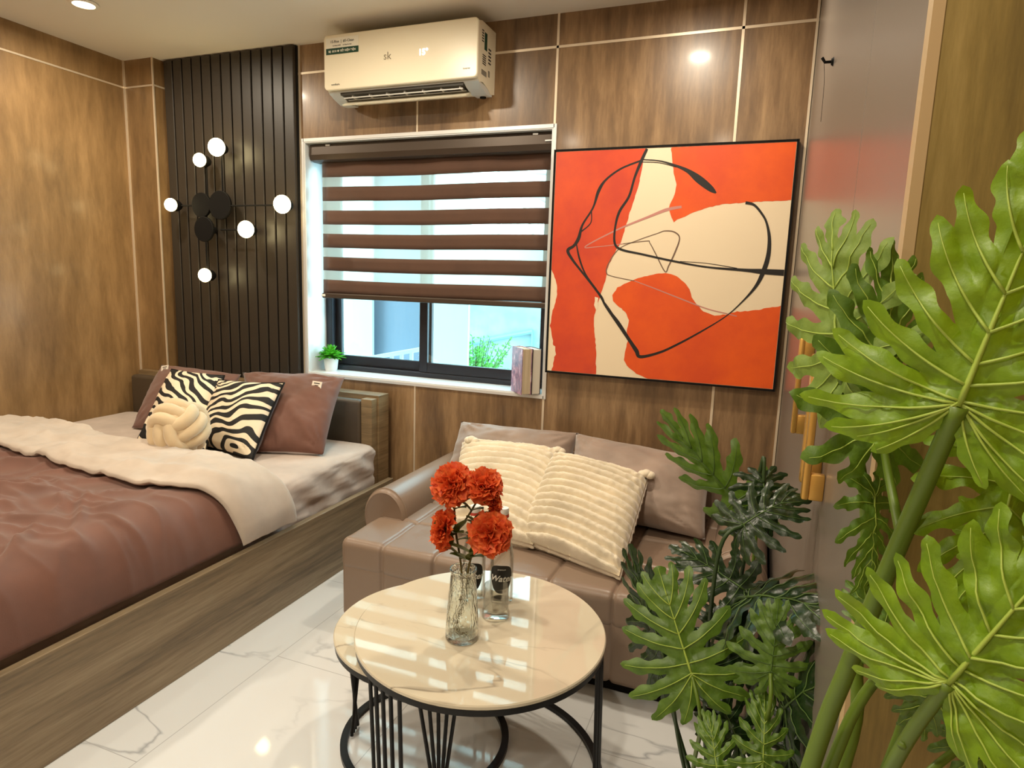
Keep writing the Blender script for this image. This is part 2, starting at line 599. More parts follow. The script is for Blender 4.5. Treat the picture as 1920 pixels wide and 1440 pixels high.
struct(MB().box((XL - 0.1, YF - 0.1, -0.1), (XR + 0.1, YR + 0.06, 0)).build('floor', M_floor))
struct(MB().box((XL - 0.1, YF - 0.1, ZC), (XR + 0.1, YR + 0.06, ZC + 0.1)).build('ceiling', M_ceil))
b = MB()
b.box((XL - 0.1, YB, 0), (WX0, YR + 0.06, ZC)); b.box((WX1, YB, 0), (XR + 0.1, YR + 0.06, ZC))
b.box((WX0, YB, 0), (WX1, YR + 0.06, WZ0)); b.box((WX0, YB, WZ1), (WX1, YR + 0.06, ZC))
struct(b.build('wall_back', M_wall))
struct(MB().box((XL - 0.1, YF, 0), (XL, YB, ZC)).build('wall_left', M_wall_left))
struct(MB().box((XR, YF, 0), (XR + 0.1, YB, ZC)).build('wall_right', M_wall_left))
struct(MB().box((XL, YF - 0.1, 0), (XR, YF, ZC)).build('wall_front', mat('cream_wall_paint', (205, 190, 165), 0.7)))
struct(MB().box((XL, 3.11, 0), (-3.65, YB, ZC)).build('wall_pillar', M_wall_left))

# trims between the wall panels
tr = MB()
for z in (2.597,):
    tr.box((-3.65, YB - 0.003, z - 0.006), (0.12, YB + 0.001, z + 0.006))
for x in (-2.606, -1.828, -1.046, -0.185):
    if x in (-2.606,):
        tr.box((x - 0.006, YB - 0.004, 0), (x + 0.006, YB + 0.001, ZC))
    elif x == -1.828:
        tr.box((x - 0.005, YB - 0.003, 0), (x + 0.005, YB + 0.001, WZ0)); tr.box((x - 0.005, YB - 0.003, WZ1), (x + 0.005, YB + 0.001, ZC))
    else:
        tr.box((x - 0.006, YB - 0.003, 0), (x + 0.006, YB + 0.001, ZC))
struct(tr.build('trim_1', M_trim))
tr = MB()
tr.box((XL - 0.001, YF, 2.583), (XL + 0.003, 3.11, 2.593))
tr.box((XL, 3.107, 2.583), (-3.65, 3.111, 2.593)); tr.box((-3.651, 3.11, 2.583), (-3.647, YB, 2.593))
struct(tr.build('trim_2', M_trim))
struct(MB().box((XL, 3.10, 0), (XL + 0.010, 3.11, ZC)).build('trim_3', M_trim))
struct(MB().box((-3.655, 3.104, 0), (-3.645, 3.112, ZC)).build('trim_4', M_trim))
struct(MB().box((-3.635, 3.188, 0), (-3.623, YB, ZC)).build('trim_5', M_trim))
struct(MB().box((0.108, 3.188, 0), (0.118, YB, ZC)).build('trim_6', M_trim))

# slatted black panel behind the bed
sp = MB()
sp.box((-3.622, 3.186, 0), (-2.615, 3.199, ZC - 0.002), 1)
n = 13
pw = (3.622 - 2.615) / n
for i in range(n):
    x0 = -3.622 + i * pw
    sp.box((x0 + 0.005, 3.16, 0), (x0 + pw - 0.005, 3.186, ZC - 0.008), 0, 0.003, seg=1)
tag(sp.build('slatted_wall_panel', [M_slat, M_slatgap]), 'tall black vertical slat panel on the wall behind the bed', 'wall panel')

# ------------------------------------------------------------------ window recess and window
r = MB()
t = 0.012
r.box((WX0, YB - 0.004, WZ0), (WX0 + t, YR, WZ1)); r.box((WX1 - t, YB - 0.004, WZ0), (WX1, YR, WZ1))
r.box((WX0 + t, YB - 0.004, WZ1 - t), (WX1 - t, YR, WZ1)); r.box((WX0 + t, YB - 0.004, WZ0), (WX1 - t, YR, WZ0 + t))
win = thing('window_1', 'dark framed sliding window in a white recess', 'window', (-1.82, YB, WZ0))
for k in ('label', 'category'):
    del win[k]
struct(win)
r.build('window_reveal', M_white_tile, win)
e = MB()
for a, c in (((WX0 - 0.012, YB - 0.008, WZ0 - 0.012), (WX0 + 0.004, YB - 0.001, WZ1 + 0.012)), ((WX1 - 0.004, YB - 0.008, WZ0 - 0.012), (WX1 + 0.012, YB - 0.001, WZ1 + 0.012)),
             ((WX0, YB - 0.008, WZ1 - 0.006), (WX1, YB - 0.001, WZ1 + 0.012)), ((WX0, YB - 0.008, WZ0 - 0.012), (WX1, YB - 0.001, WZ0 + 0.004))):
    e.box(a, c)
e.build('window_edging', M_silver, win)
fx0, fx1, fz0, fz1 = WX0 + t, WX1 - t, WZ0 + t, WZ1 - t
f = MB()
for a, c in (((fx0, 3.37, fz0), (fx0 + 0.045, YR, fz1)), ((fx1 - 0.045, 3.37, fz0), (fx1, YR, fz1)), ((fx0, 3.37, fz1 - 0.045), (fx1, YR, fz1)), ((fx0, 3.37, fz0), (fx1, YR, fz0 + 0.03))):
    f.box(a, c, 0, 0.003, seg=1)
f.build('window_frame', M_anth, win)


def sash(x0, x1, y0, name):
    s = MB(); z0, z1 = fz0 + 0.03, fz1 - 0.045
    w = 0.055
    y1 = y0 + 0.028
    s.box((x0, y0, z0), (x0 + w, y1, z1), 0, 0.003, seg=1); s.box((x1 - w, y0, z0), (x1, y1, z1), 0, 0.003, seg=1)
    s.box((x0 + w, y0, z0), (x1 - w, y1, z0 + 0.06), 0, 0.003, seg=1); s.box((x0 + w, y0, z1 - w), (x1 - w, y1, z1), 0, 0.003, seg=1)
    o = s.build('window_sash', M_anth, win)
    g = MB().box((x0 + w, y0 + 0.011, z0 + 0.06), (x1 - w, y0 + 0.015, z1 - w)).build('window_pane', M_pane, o)
    return o


sash(fx0 + 0.03, -1.84, 3.412, 'l')
sash(-1.905, fx1 - 0.03, 3.378, 'r')

# ------------------------------------------------------------------ outside
M_fw = mat('white_render', (168, 186, 186), 0.8)
M_fb = mat('blue_grey_panel', (96, 116, 134), 0.6)
M_fc = mat('pale_concrete', (158, 196, 200), 0.85)
_n = noise_tex(M_fc, 3, 6); _r = ramp(M_fc, _n.outputs[0], [(0.35, (122, 150, 152)), (0.65, (148, 176, 176))]); lk(M_fc, _r.outputs[0], prin(M_fc).inputs['Base Color'])


def slab(px0, px1, y, z0, z1, th, m, name, label, cat, pyref=600, group=None):
    a = at(px0, pyref, 1, y); c = at(px1, pyref, 1, y)
    o = MB().box((a.x, y, z0), (c.x, y + th, z1)).build(name, m)
    return tag(o, label, cat, group) if label else o


nb = thing('neighbouring_building', 'pale neighbouring building seen through the left window pane', 'building', (-4.5, 6.2, -3))
def part_slab(px0, px1, y, z0, z1, th, m, name, par):
    a = at(px0, 600, 1, y); c = at(px1, 600, 1, y)
    return MB().box((a.x, y, z0), (c.x, y + th, z1)).build(name, m, par)
part_slab(520, 698, 5.0, -3, 3.0, 0.03, M_fw, 'pillar', nb)
part_slab(680, 800, 5.1, -3, 3.0, 0.03, M_fb, 'wall_panel', nb)
part_slab(789, 799, 5.06, -3, 3.0, 0.03, M_fw, 'corner_strip', nb)
part_slab(796, 878, 5.0, -3, 3.0, 0.03, M_fw, 'pillar', nb)
a = at(879, 600, 1, 7.5); c = at(1120, 600, 1, 7.5)
fw = MB().box((a.x - 0.3, 7.5, -3), (c.x + 1.5, 7.7, 2.0)).build('boundary_wall', M_fc)
tag(fw, 'weathered pale concrete wall seen through the right window pane', 'wall')
rb = thing('balcony_railing', 'white slanted railing seen low in the left window pane', 'railing', tuple(at(745, 670, 1, 4.6)))
s0, s1 = at(690, 672, 1, 4.5), at(800, 653, 1, 4.5)
s = MB(); s.tube([s0, s1], 0.018, 8)
s.build('handrail', M_fw, rb)
for k in range(6):
    p = s0.lerp(s1, (k + 0.5) / 6)
    MB().box((p.x - 0.012, p.y - 0.012, -3.0), (p.x + 0.012, p.y + 0.012, p.z)).build('baluster', M_fw, rb)
pp = thing('handrail_pipe', 'thin grey pipe rail above the bush outside the window', 'rail', tuple(at(940, 650, 1, 7.46)))
s = MB(); s.tube([at(879, 644, 1, 7.47), at(998, 622, 1, 7.47), at(998, 680, 1, 7.47)], 0.03, 8)
s.build('pipe', mat('grey_galvanised', (110, 150, 158), 0.5), pp)
# scaffold-like roof structure higher on the right
sc = thing('roof_truss', 'thin white metal roof struts seen through the blind at upper right', 'roof frame', tuple(at(980, 400, 1, 8.5)))
s = MB()
for q in (((935, 260), (935, 470)), ((860, 310), (1060, 330)), ((940, 330), (1060, 400)), ((860, 360), (1060, 372)), ((960, 320), (1010, 470)), ((860, 440), (1060, 444))):
    s.tube([at(*q[0], 1, 8.3), at(*q[1], 1, 8.3)], 0.02, 6)
s.build('strut', M_fw, sc)
og = MB().box((-12, YR + 0.3, -3.2), (6, 14, -3)).build('ground', mat('pale_paving', (170, 185, 190), 0.9)); struct(og)

# bush outside
bush = thing('shrub', 'feathery green shrub outside the right window pane', 'shrub', tuple(at(905, 700, 1, 5.6)))
rnd = random.Random(3)
s = MB(); st = MB()
base = at(890, 760, 1, 5.6)
for k in range(70):
    tip = at(rnd.uniform(868, 965), rnd.uniform(628, 720), 1, 5.6 + rnd.uniform(-0.2, 0.2))
    if (tip - base).length < 0.1: continue
    mid = base.lerp(tip, 0.5) + Vector((0, 0, 0.05))
    st.tube([base, mid, tip], 0.003, 4)
    for j in range(16):
        p = mid.lerp(tip, j / 15); dx = Vector((rnd.uniform(-1, 1), rnd.uniform(-1, 1), rnd.uniform(-0.6, 1))).normalized() * 0.045
        q = dx.cross(Vector((0.3, 1, 0.2))).normalized() * 0.010
        s.add([p, p + dx * 0.5 + q, p + dx, p + dx * 0.5 - q], [(0, 1, 2, 3)])
st.tube([(base.x, base.y, -3.0), tuple(base)], 0.012, 8); st.build('stem', M_stem_d, bush); s.build('foliage', leaf_mat('bush_leaf', (60, 140, 60), (110, 190, 90), 0.6, 0.3, (120, 210, 90)), bush, fix=False)

# ------------------------------------------------------------------ blind
bl = thing('zebra_roller_blind', 'brown and sheer striped roller blind half drawn over the window', 'blind', (-1.81, 3.27, 2.2))
bx0, bx1 = -2.535, -1.066
c = MB()
prof = [(3.235, 2.210), (3.225, 2.195), (3.222, 2.150), (3.235, 2.122), (3.262, 2.115), (3.325, 2.115), (3.34, 2.13), (3.34, 2.210)]
c.prism(prof, 0, bx0 - 0.03, bx1 + 0.005)
cas = c.build('cassette', M_cassette, bl)
for x in (-2.45, -1.17):
    MB().box((x, 3.222, 2.196), (x + 0.03, 3.26, 2.205), 0, 0.002).build('bracket', M_silver, cas)
MB().box((-1.1, 3.214, 2.160), (-1.06, 3.226, 2.168), 0, 0.002).build('end_clip', M_silver, cas)
zt = 2.125
fb = MB(); fs_ = MB()
zz = [(2.125, 2.030), (1.975, 1.893), (1.838, 1.756), (1.701, 1.619), (1.564, 1.482), (1.427, 1.345)]
def bsurf(x, z):
    return (x, 3.285 + 0.004 * math.sin(x * 9 + z * 3) + 0.002 * math.sin(x * 23), z - 0.0 + 0.003 * math.sin(x * 4.0))
for z1, z0 in zz:
    fb.grid(lambda u, v: bsurf(bx0 + 0.012 + (bx1 - bx0 - 0.02) * u, z0 + (z1 - z0) * v), 30, 3)
for i in range(len(zz) - 1):
    fs_.grid(lambda u, v: bsurf(bx0 + 0.014 + (bx1 - bx0 - 0.024) * u, zz[i + 1][0] + (zz[i][1] - zz[i + 1][0]) * v), 30, 2)
o = fb.build('opaque_bands', M_blind, bl, True, fix=False)
md = o.modifiers.new('s', 'SOLIDIFY'); md.thickness = 0.0012
fs_.build('sheer_bands', M_sheer, bl, True, fix=False)
c = MB(); c.box((bx0 + 0.008, 3.272, 1.316), (bx1 - 0.004, 3.298, 1.347), 0, 0.006)
rail_ = c.build('bottom_rail', M_cassette, bl)
MB().box((bx0 + 0.008, 3.268, 1.326), (bx0 + 0.035, 3.273, 1.34), 0, 0.002).build('end_cap', M_stkwhite, rail_)

# ------------------------------------------------------------------ things on the sill
SZ = WZ0 + t
pc = at(621, 694, 2, SZ + 0.002)
pp = thing('potted_succulent', 'small white pot with bright green leaves on the window sill', 'plant', (pc.x, pc.y, SZ))
pr_ = [(0.0, 0), (0.033, 0), (0.038, 0.01), (0.046, 0.075), (0.047, 0.08), (0.042, 0.08), (0.038, 0.066), (0.0, 0.066)]
pt = MB().lathe(pr_, (pc.x, pc.y, SZ), 32).build('pot', M_potw, pp, angle=50)
MB().lathe([(0.0, 0.068), (0.038, 0.068)], (pc.x, pc.y, SZ), 24).build('soil', M_soil, pt)
s = MB(); rnd = random.Random(5)
for k in range(150):
    el = math.radians(rnd.uniform(-5, 88)); az = rnd.uniform(0, 2 * PI)
    d = Vector((math.cos(el) * math.cos(az), math.cos(el) * math.sin(az), math.sin(el)))
    L = rnd.uniform(0.045, 0.085) * (1.0 if el > 0.4 else 1.05)
    w = 0.011
    side = d.cross(Vector((0, 0, 1)));
    if side.length < 0.05: side = Vector((1, 0, 0))
    side.normalize(); up = side.cross(d)
    o_ = Vector((pc.x, pc.y, SZ + 0.085)) + d * 0.012
    rows = []
    for j, (tt, ww) in enumerate(((0, 0.3), (0.35, 0.9), (0.65, 1.0), (0.85, 0.6), (1.0, 0.05))):
        cpt = o_ + d * L * tt + Vector((0, 0, -1)) * (0.012 * tt * tt)
        rows += [cpt - side * w * ww + up * 0.004, cpt, cpt + side * w * ww + up * 0.004]
    fcs = []
    for j in range(4):
        for i in range(2):
            q = j * 3 + i; fcs.append((q, q + 1, q + 4, q + 3))
    s.add(rows, fcs)
s.build('foliage', leaf_mat('bright_green_succulent', (36, 128, 30), (110, 205, 60), 0.4, 0.25, (120, 220, 60)), pp, True, fix=False)

M_cover = mat('mauve_floral_cover', (150, 120, 140), 0.4)
_n = noise_tex(M_cover, 26, 5, 0.6, (1, 1, 0.7), distortion=1.0)
_r = ramp(M_cover, _n.outputs[0], [(0.3, (96, 78, 112)), (0.46, (140, 112, 138)), (0.56, (178, 128, 150)), (0.68, (224, 205, 222))])
lk(M_cover, _r.outputs[0], prin(M_cover).inputs['Base Color'])
M_cover2 = mat('dark_book_cover', (58, 46, 42), 0.5)
M_pages = mat('page_block', (196, 178, 150), 0.85)
_n = noise_tex(M_pages, 120, 2, 0.5, (3, 3, 0.02)); _r = ramp(M_pages, _n.outputs[0], [(0.3, (176, 158, 130)), (0.7, (206, 190, 162))]); lk(M_pages, _r.outputs[0], prin(M_pages).inputs['Base Color'])
M_pages2 = mat('pale_page_block', (214, 206, 192), 0.85)


def book(origin, ang, th, h, w, cov, pages, label, back=None):
    """spine at the far end, page edge toward the room; thickness along local x"""
    M = Matrix.Translation(origin) @ Matrix.Rotation(ang, 4, 'Z')
    t_ = thing('book', label, 'book', tuple(origin), 'books on the window sill')
    s = MB(); s.box((0, 0, 0), (0.003, w, h), 0, M=M); s.box((th - 0.003, 0, 0), (th, w, h), 0, M=M); s.box((0.003, w - 0.003, 0), (th - 0.003, w, h), 0, M=M)
    s.build('cover', cov, t_)
    MB().box((0.003, 0.004, 0.004), (th - 0.003, w - 0.003, h - 0.004), M=M).build('page_block', pages, t_)
    return t_


bp = at(977, 741, 2, SZ)          # near foot of the first book
_q = at(952, 729, 2, SZ)
ba = math.atan2(_q.y - bp.y, _q.x - bp.x) - PI / 2
book(Vector((bp.x, bp.y, SZ)), ba, 0.055, 0.245, 0.155, M_cover, M_pages, 'thick book with mauve floral cover standing on the sill, left of the pair')
book(Vector((bp.x + 0.058 * math.cos(ba), bp.y + 0.058 * math.sin(ba), SZ)), ba, 0.05, 0.243, 0.14, M_cover2, M_pages2, 'book with pale page edges standing on the sill, nearest the painting')

# ------------------------------------------------------------------ air conditioner
AX0, AX1 = -2.262, -1.372
ac = thing('air_conditioner', 'cream wall mounted air conditioner above the window', 'air conditioner', ((AX0 + AX1) / 2, 3.19, 2.4))
prof = [(3.198, 2.395), (3.198, 2.692), (3.03, 2.692), (3.0, 2.684), (2.992, 2.66), (2.992, 2.43), (3.01, 2.408), (3.05, 2.418), (3.12, 2.400), (3.15, 2.385)]
c = MB(); c.prism(prof, 0, AX0 + 0.006, AX1 - 0.006)
body = c.build('body', M_acwhite, ac, angle=30)
# front panel: rounded rectangle
def rrect(x0, z0, x1, z1, r, n=6):
    out = []
    for cx, cz, a0 in ((x1 - r, z1 - r, 0), (x0 + r, z1 - r, 90), (x0 + r, z0 + r, 180), (x1 - r, z0 + r, 270)):
        for k in range(n + 1):
            w = math.radians(a0 + 90 * k / n); out.append((cx + r * math.cos(w), cz + r * math.sin(w)))
    return out
c = MB(); c.prism(rrect(AX0, 2.418, AX1, 2.690, 0.022), 1, 2.972, 2.996)
o = c.build('front_panel', M_acwhite, ac, angle=40)
md = o.modifiers.new('b', 'BEVEL'); md.width = 0.006; md.segments = 3; md.limit_method = 'ANGLE'
c = MB(); c.box((AX0 + 0.08, 3.005, 2.398), (AX1 - 0.09, 3.13, 2.4145))
c.build('air_outlet', M_acdark, ac)
c = MB(); c.box((AX0 + 0.01, 2.998, 2.411), (AX1 - 0.01, 3.02, 2.419), 0, 0.003)
c.build('lower_lip', M_acgrey, ac)
lv = MB()
for k in range(7):
    x = AX0 + 0.14 + k * 0.105
    lv.box((x, 3.02, 2.386), (x + 0.008, 3.1, 2.402))
lv.box((AX0 + 0.09, 3.018, 2.384), (AX1 - 0.1, 3.024, 2.389)); lv.box((AX0 + 0.09, 3.06, 2.384), (AX1 - 0.1, 3.066, 2.389))
lv.build('louvre', M_acgrey, ac)
c = MB(); c.prism([(3.03, 2.352), (3.025, 2.356), (3.09, 2.392), (3.096, 2.387)], 0, AX0 + 0.075, AX1 - 0.085)
c.build('flap', M_acwhite, ac, angle=40)
for x0, x1 in ((AX0 + 0.01, AX0 + 0.078), (AX1 - 0.088, AX1 - 0.008)):
    c = MB(); c.prism([(2.998, 2.415), (3.17, 2.40), (3.17, 2.378), (3.10, 2.374), (3.04, 2.392), (3.0, 2.41)], 0, x0, x1)
    c.build('end_cheek', M_acgrey, ac, angle=40)


def onfront(x, z, y=2.9712):
    return frameM((x, y, z), (1, 0, 0), (0, 0, 1))


link('logo', text_mesh('sk', 0.052, onfront(-1.874, 2.556), shear=0), M_inkl, ac)
link('display', text_mesh('15°', 0.040, onfront(-1.668, 2.556), offset=0.0008), M_led, ac)
link('model_mark', text_mesh('sumikura', 0.014, onfront(-2.19, 2.444)), M_ink, ac)
link('inverter_mark', text_mesh('Inverter', 0.012, onfront(-1.43, 2.462)), M_inkl, ac)
stk = MB().prism(rrect(-2.245, 2.592, -2.045, 2.672, 0.003, 2), 1, 2.9705, 2.972).build('sticker', M_stkwhite, ac)
MB().box((-2.245, 2.9695, 2.592), (-2.045, 2.9706, 2.622)).build('green_band', M_green, stk)
link('lettering', text_mesh('15-Rise  |  #5-Clean', 0.018, onfront(-2.145, 2.653, 2.970)), M_ink, stk)
link('lettering', text_mesh('lọc kháng khuẩn      tự động làm sạch', 0.0075, onfront(-2.145, 2.634, 2.970)), M_ink, stk)
link('lettering', text_mesh('Bộ  ECO ● TIẾT KIỆM ĐIỆN', 0.0135, onfront(-2.145, 2.606, 2.9690), offset=0.0003), M_stkwhite, stk)
sx = AX1 - 0.0055
s2 = MB(); s2.box((sx - 0.001, 3.06, 2.57), (sx + 0.0008, 3.09, 2.65)); s2.build('side_sticker', M_green, ac)
for y0, z0, y1, z1 in ((3.03, 2.60, 3.05, 2.66), (3.04, 2.50, 3.08, 2.55), (3.03, 2.45, 3.09, 2.475), (3.11, 2.52, 3.14, 2.6), (3.11, 2.46, 3.13, 2.49)):
    s2 = MB()
    for k in range(5):
        zz_ = z0 + (z1 - z0) * k / 5
        s2.box((sx - 0.001, y0, zz_), (sx + 0.0008, y1, zz_ + (z1 - z0) / 11))
    s2.build('side_print', M_ink, ac)
MB().tube([(-1.42, 3.15, 2.385), (-1.42, 3.15, 2.370)], 0.016, 16).build('drain_cap', M_black, ac)

# ------------------------------------------------------------------ painting
def homog(src, dst):
    A = []
    for (x, y), (u, v) in zip(src, dst):
        A.append([x, y, 1, 0, 0, 0, -u * x, -u * y, u]); A.append([0, 0, 0, x, y, 1, -v * x, -v * y, v])
    n = 8
    for i in range(n):
        p = max(range(i, n), key=lambda r: abs(A[r][i])); A[i], A[p] = A[p], A[i]
        for r_ in range(n):
            if r_ != i:
                k = A[r_][i] / A[i][i]
                A[r_] = [a - k * b_ for a, b_ in zip(A[r_], A[i])]
    h = [A[i][8] / A[i][i] for i in range(n)]
    return lambda x, y: ((h[0] * x + h[1] * y + h[2]) / (h[6] * x + h[7] * y + 1), (h[3] * x + h[4] * y + h[5]) / (h[6] * x + h[7] * y + 1))


PX0, PX1, PZ0, PZ1 = -1.022, 0.082, 0.997, 2.098
hm = homog([(103, 133), (1380, 78), (1247, 1382), (60, 1285)], [(0, 1), (1, 1), (1, 0), (0, 0)])
PY = 3.155
pt = thing('abstract_painting', 'large square abstract painting in orange, cream and black on the wood wall', 'painting', (-0.47, 3.2, 1.0))
c = MB(); c.box((PX0 + 0.004, PY, PZ0 + 0.004), (PX1 - 0.004, 3.196, PZ1 - 0.004))
canvas = c.build('canvas', M_canvas, pt)
c = MB(); w = 0.006
for a_, b_ in (((PX0 - w, PY - 0.004, PZ0 - w), (PX0 + 0.003, 3.197, PZ1 + w)), ((PX1 - 0.003, PY - 0.004, PZ0 - w), (PX1 + w, 3.197, PZ1 + w)), ((PX0, PY - 0.004, PZ0 - w), (PX1, 3.197, PZ0 + 0.003)), ((PX0, PY - 0.004, PZ1 - 0.003), (PX1, 3.197, PZ1 + w))):
    c.box(a_, b_)
c.build('frame', M_black, pt)


def uvp(x, y, off):
    u, v = hm(x, y)
    u = min(0.998, max(0.002, u)); v = min(0.998, max(0.002, v))
    return (PX0 + 0.003 + u * (PX1 - PX0 - 0.006), PY - off, PZ0 + 0.003 + v * (PZ1 - PZ0 - 0.006))


def rough_poly(poly, off, mi, mb, jag=3.0, seed=1):
    rr = random.Random(seed)
    pts = []
    for i in range(len(poly)):
        a, b_ = poly[i], poly[(i + 1) % len(poly)]
        L = math.hypot(b_[0] - a[0], b_[1] - a[1]); n_ = max(1, int(L / 14))
        for k in range(n_):
            t_ = k / n_
            pts.append((a[0] + (b_[0] - a[0]) * t_ + (rr.uniform(-jag, jag)), a[1] + (b_[1] - a[1]) * t_ + rr.uniform(-jag, jag)))
    P3 = [uvp(x, y, off) for x, y in pts]
    tri = geometry.tessellate_polygon([[Vector((p[0], p[2], 0)) for p in P3]])
    mb.add(P3, [tuple(t_) for t_ in tri], mi)


def catmull(pts, n=8):
    out = []
    P = [pts[0]] + list(pts) + [pts[-1]]
    for i in range(1, len(P) - 2):
        for k in range(n):
            t_ = k / n
            out.append(tuple(0.5 * ((2 * P[i][j]) + (-P[i - 1][j] + P[i + 1][j]) * t_ + (2 * P[i - 1][j] - 5 * P[i][j] + 4 * P[i + 1][j] - P[i + 2][j]) * t_ ** 2 + (-P[i - 1][j] + 3 * P[i][j] - 3 * P[i + 1][j] + P[i + 2][j]) * t_ ** 3) for j in range(len(P[i]))))
    out.append(tuple(pts[-1]))
    return out


def stroke(pts, off, mb, mi=0):
    """pts: (x, y, width)"""
    c_ = catmull(pts)
    L, R = [], []
    for i in range(len(c_)):
        a = c_[max(0, i - 1)]; b_ = c_[min(len(c_) - 1, i + 1)]
        dx, dy = b_[0] - a[0], b_[1] - a[1]; l = math.hypot(dx, dy) or 1
        nx, ny = -dy / l, dx / l; w_ = c_[i][2] * 0.68
        L.append(uvp(c_[i][0] + nx * w_, c_[i][1] + ny * w_, off)); R.append(uvp(c_[i][0] - nx * w_, c_[i][1] - ny * w_, off))
    n_ = len(L)
    mb.add(L + R, [(i, i + 1, n_ + i + 1, n_ + i) for i in range(n_ - 1)], mi)


P1 = [(103, 133), (577, 116), (562, 200), (545, 290), (520, 380), (490, 470), (470, 540), (450, 610), (420, 660), (395, 710), (375, 760), (370, 800), (345, 880), (320, 950), (305, 1010), (310, 1080), (318, 1180), (318, 1308), (85, 1290), (100, 1220), (95, 1160), (85, 1100), (75, 1050), (90, 970), (110, 900), (112, 840), (95, 780), (80, 755)]
P2 = [(712, 110), (718, 180), (725, 240), (742, 310), (730, 360), (705, 410), (700, 440), (715, 480), (727, 505), (745, 490), (770, 482), (830, 455), (900, 430), (980, 412), (1100, 402), (1348, 390), (1382, 76)]
P3_ = [(650, 775), (700, 775), (740, 790), (780, 820), (810, 860), (820, 900), (850, 940), (880, 975), (940, 995), (1000, 990), (1060, 975), (1130, 972), (1200, 960), (1292, 945), (1247, 1384), (590, 1327), (530, 1300), (480, 1260), (465, 1230), (470, 1190), (485, 1130), (480, 1080), (490, 1020), (480, 990), (440, 950), (405, 920), (402, 890), (430, 850), (480, 825), (540, 800), (600, 785)]
pb = MB()
rough_poly(P1, 0.0006, 1, pb, 2.0, 1); rough_poly(P2, 0.0006, 0, pb, 2.0, 2); rough_poly(P3_, 0.0006, 0, pb, 2.0, 3)
rough_poly([(88, 1150), (104, 1160), (106, 1200), (92, 1225), (86, 1190)], 0.0009, 2, pb, 2, 4)
rough_poly([(312, 900), (330, 905), (325, 960), (318, 970), (308, 940)], 0.0009, 2, pb, 2, 4)
pb.build('paint_fields', [M_orange, M_orange2, M_canvas], pt, fix=False)
pb = MB()
stroke([(585, 118, 10), (552, 190, 12), (520, 270, 9), (490, 370, 9), (440, 450, 10), (418, 530, 8), (415, 615, 9), (450, 650, 9), (560, 675, 8), (720, 710, 8), (900, 742, 7), (1100, 758, 12), (1190, 765, 20), (1312, 772, 24)], 0.0012, pb)
stroke([(555, 180, 7), (450, 222, 7), (370, 280, 8), (330, 340, 12), (300, 430, 7), (245, 520, 8), (225, 590, 13), (200, 630, 11), (168, 655, 12), (190, 700, 10), (240, 765, 8), (300, 840, 8), (345, 900, 10), (370, 950, 8), (430, 1030, 15), (490, 1120, 13), (530, 1180, 16), (552, 1212, 12), (650, 1190, 9), (740, 1150, 8), (870, 1080, 6), (1000, 1000, 4), (1090, 920, 6), (1160, 840, 12), (1200, 760, 18), (1224, 680, 17), (1230, 590, 13), (1216, 510, 9), (1190, 460, 9), (1150, 415, 10), (1105, 403, 12)], 0.0013, pb)
stroke([(555, 175, 4), (650, 182, 5), (730, 205, 9), (800, 235, 16), (860, 280, 30), (920, 328, 24), (950, 352, 6)], 0.0014, pb)
stroke([(560, 188, 3), (650, 192, 3), (740, 215, 3)], 0.0014, pb)
stroke([(213, 620, 4), (230, 700, 7), (262, 780, 6), (320, 860, 5)], 0.0014, pb)
stroke([(292, 450, 4), (288, 510, 4), (238, 556, 5)], 0.0014, pb)
stroke([(340, 900, 3), (380, 950, 3), (420, 1010, 4)], 0.0014, pb)
stroke([(760, 712, 2), (900, 722, 2), (1060, 748, 3)], 0.0014, pb)
pb.build('black_strokes', M_stroke, pt, fix=False)
pb = MB()
stroke([(768, 425, 10), (690, 440, 12), (600, 475, 9), (430, 545, 6), (262, 633, 4), (320, 636, 3), (460, 620, 3)], 0.0010, pb, 0)
stroke([(460, 620, 3), (585, 605, 3), (600, 615, 3), (630, 670, 4), (680, 765, 4), (700, 735, 5), (735, 660, 6), (757, 590, 5), (730, 558, 5), (680, 552, 4), (640, 565, 3), (540, 600, 3), (440, 645, 3), (385, 720, 4), (372, 770, 4), (400, 790, 3), (520, 815, 3)], 0.0010, pb, 1)
stroke([(520, 815, 3), (640, 860, 4), (780, 915, 5), (900, 960, 4), (1000, 985, 4), (1058, 1000, 4)], 0.0010, pb, 0)
pb.build('pencil_strokes', [M_pinkline, M_greyline], pt, fix=False)

# ------------------------------------------------------------------ wall lamp
lamp = thing('wall_lamp', 'black branching wall lamp with six glowing round bulbs on the slat panel', 'lamp', (-3.15, 3.15, 1.8))
LY = 3.05
bulbs = [((406, 276), 0.052), ((374, 300), 0.040), ((320, 384), 0.040), ((529, 383), 0.052), ((461, 430), 0.050), ((384, 516), 0.042)]
discs = [(380, 385, 0.075, 3.11), (415, 385, 0.085, 3.095), (385, 430, 0.075, 3.08)]
RX = Matrix.Rotation(PI / 2, 3, 'X')
dc = []
for (x, y, r_, yy) in discs:
    p = at(x, y, 1, yy); dc.append(p)
    MB().lathe([(0, 0), (r_, 0), (r_ + 0.001, 0.012), (r_ - 0.002, 0.016), (0, 0.016)], (p.x, p.y, p.z), 40, 0, RX).build('backplate', M_black, lamp, angle=40)
    MB().tube([p, (p.x, 3.162, p.z)], 0.02, 12).build('mount', M_black, lamp)
src = [1, 0, 0, 1, 2, 2]
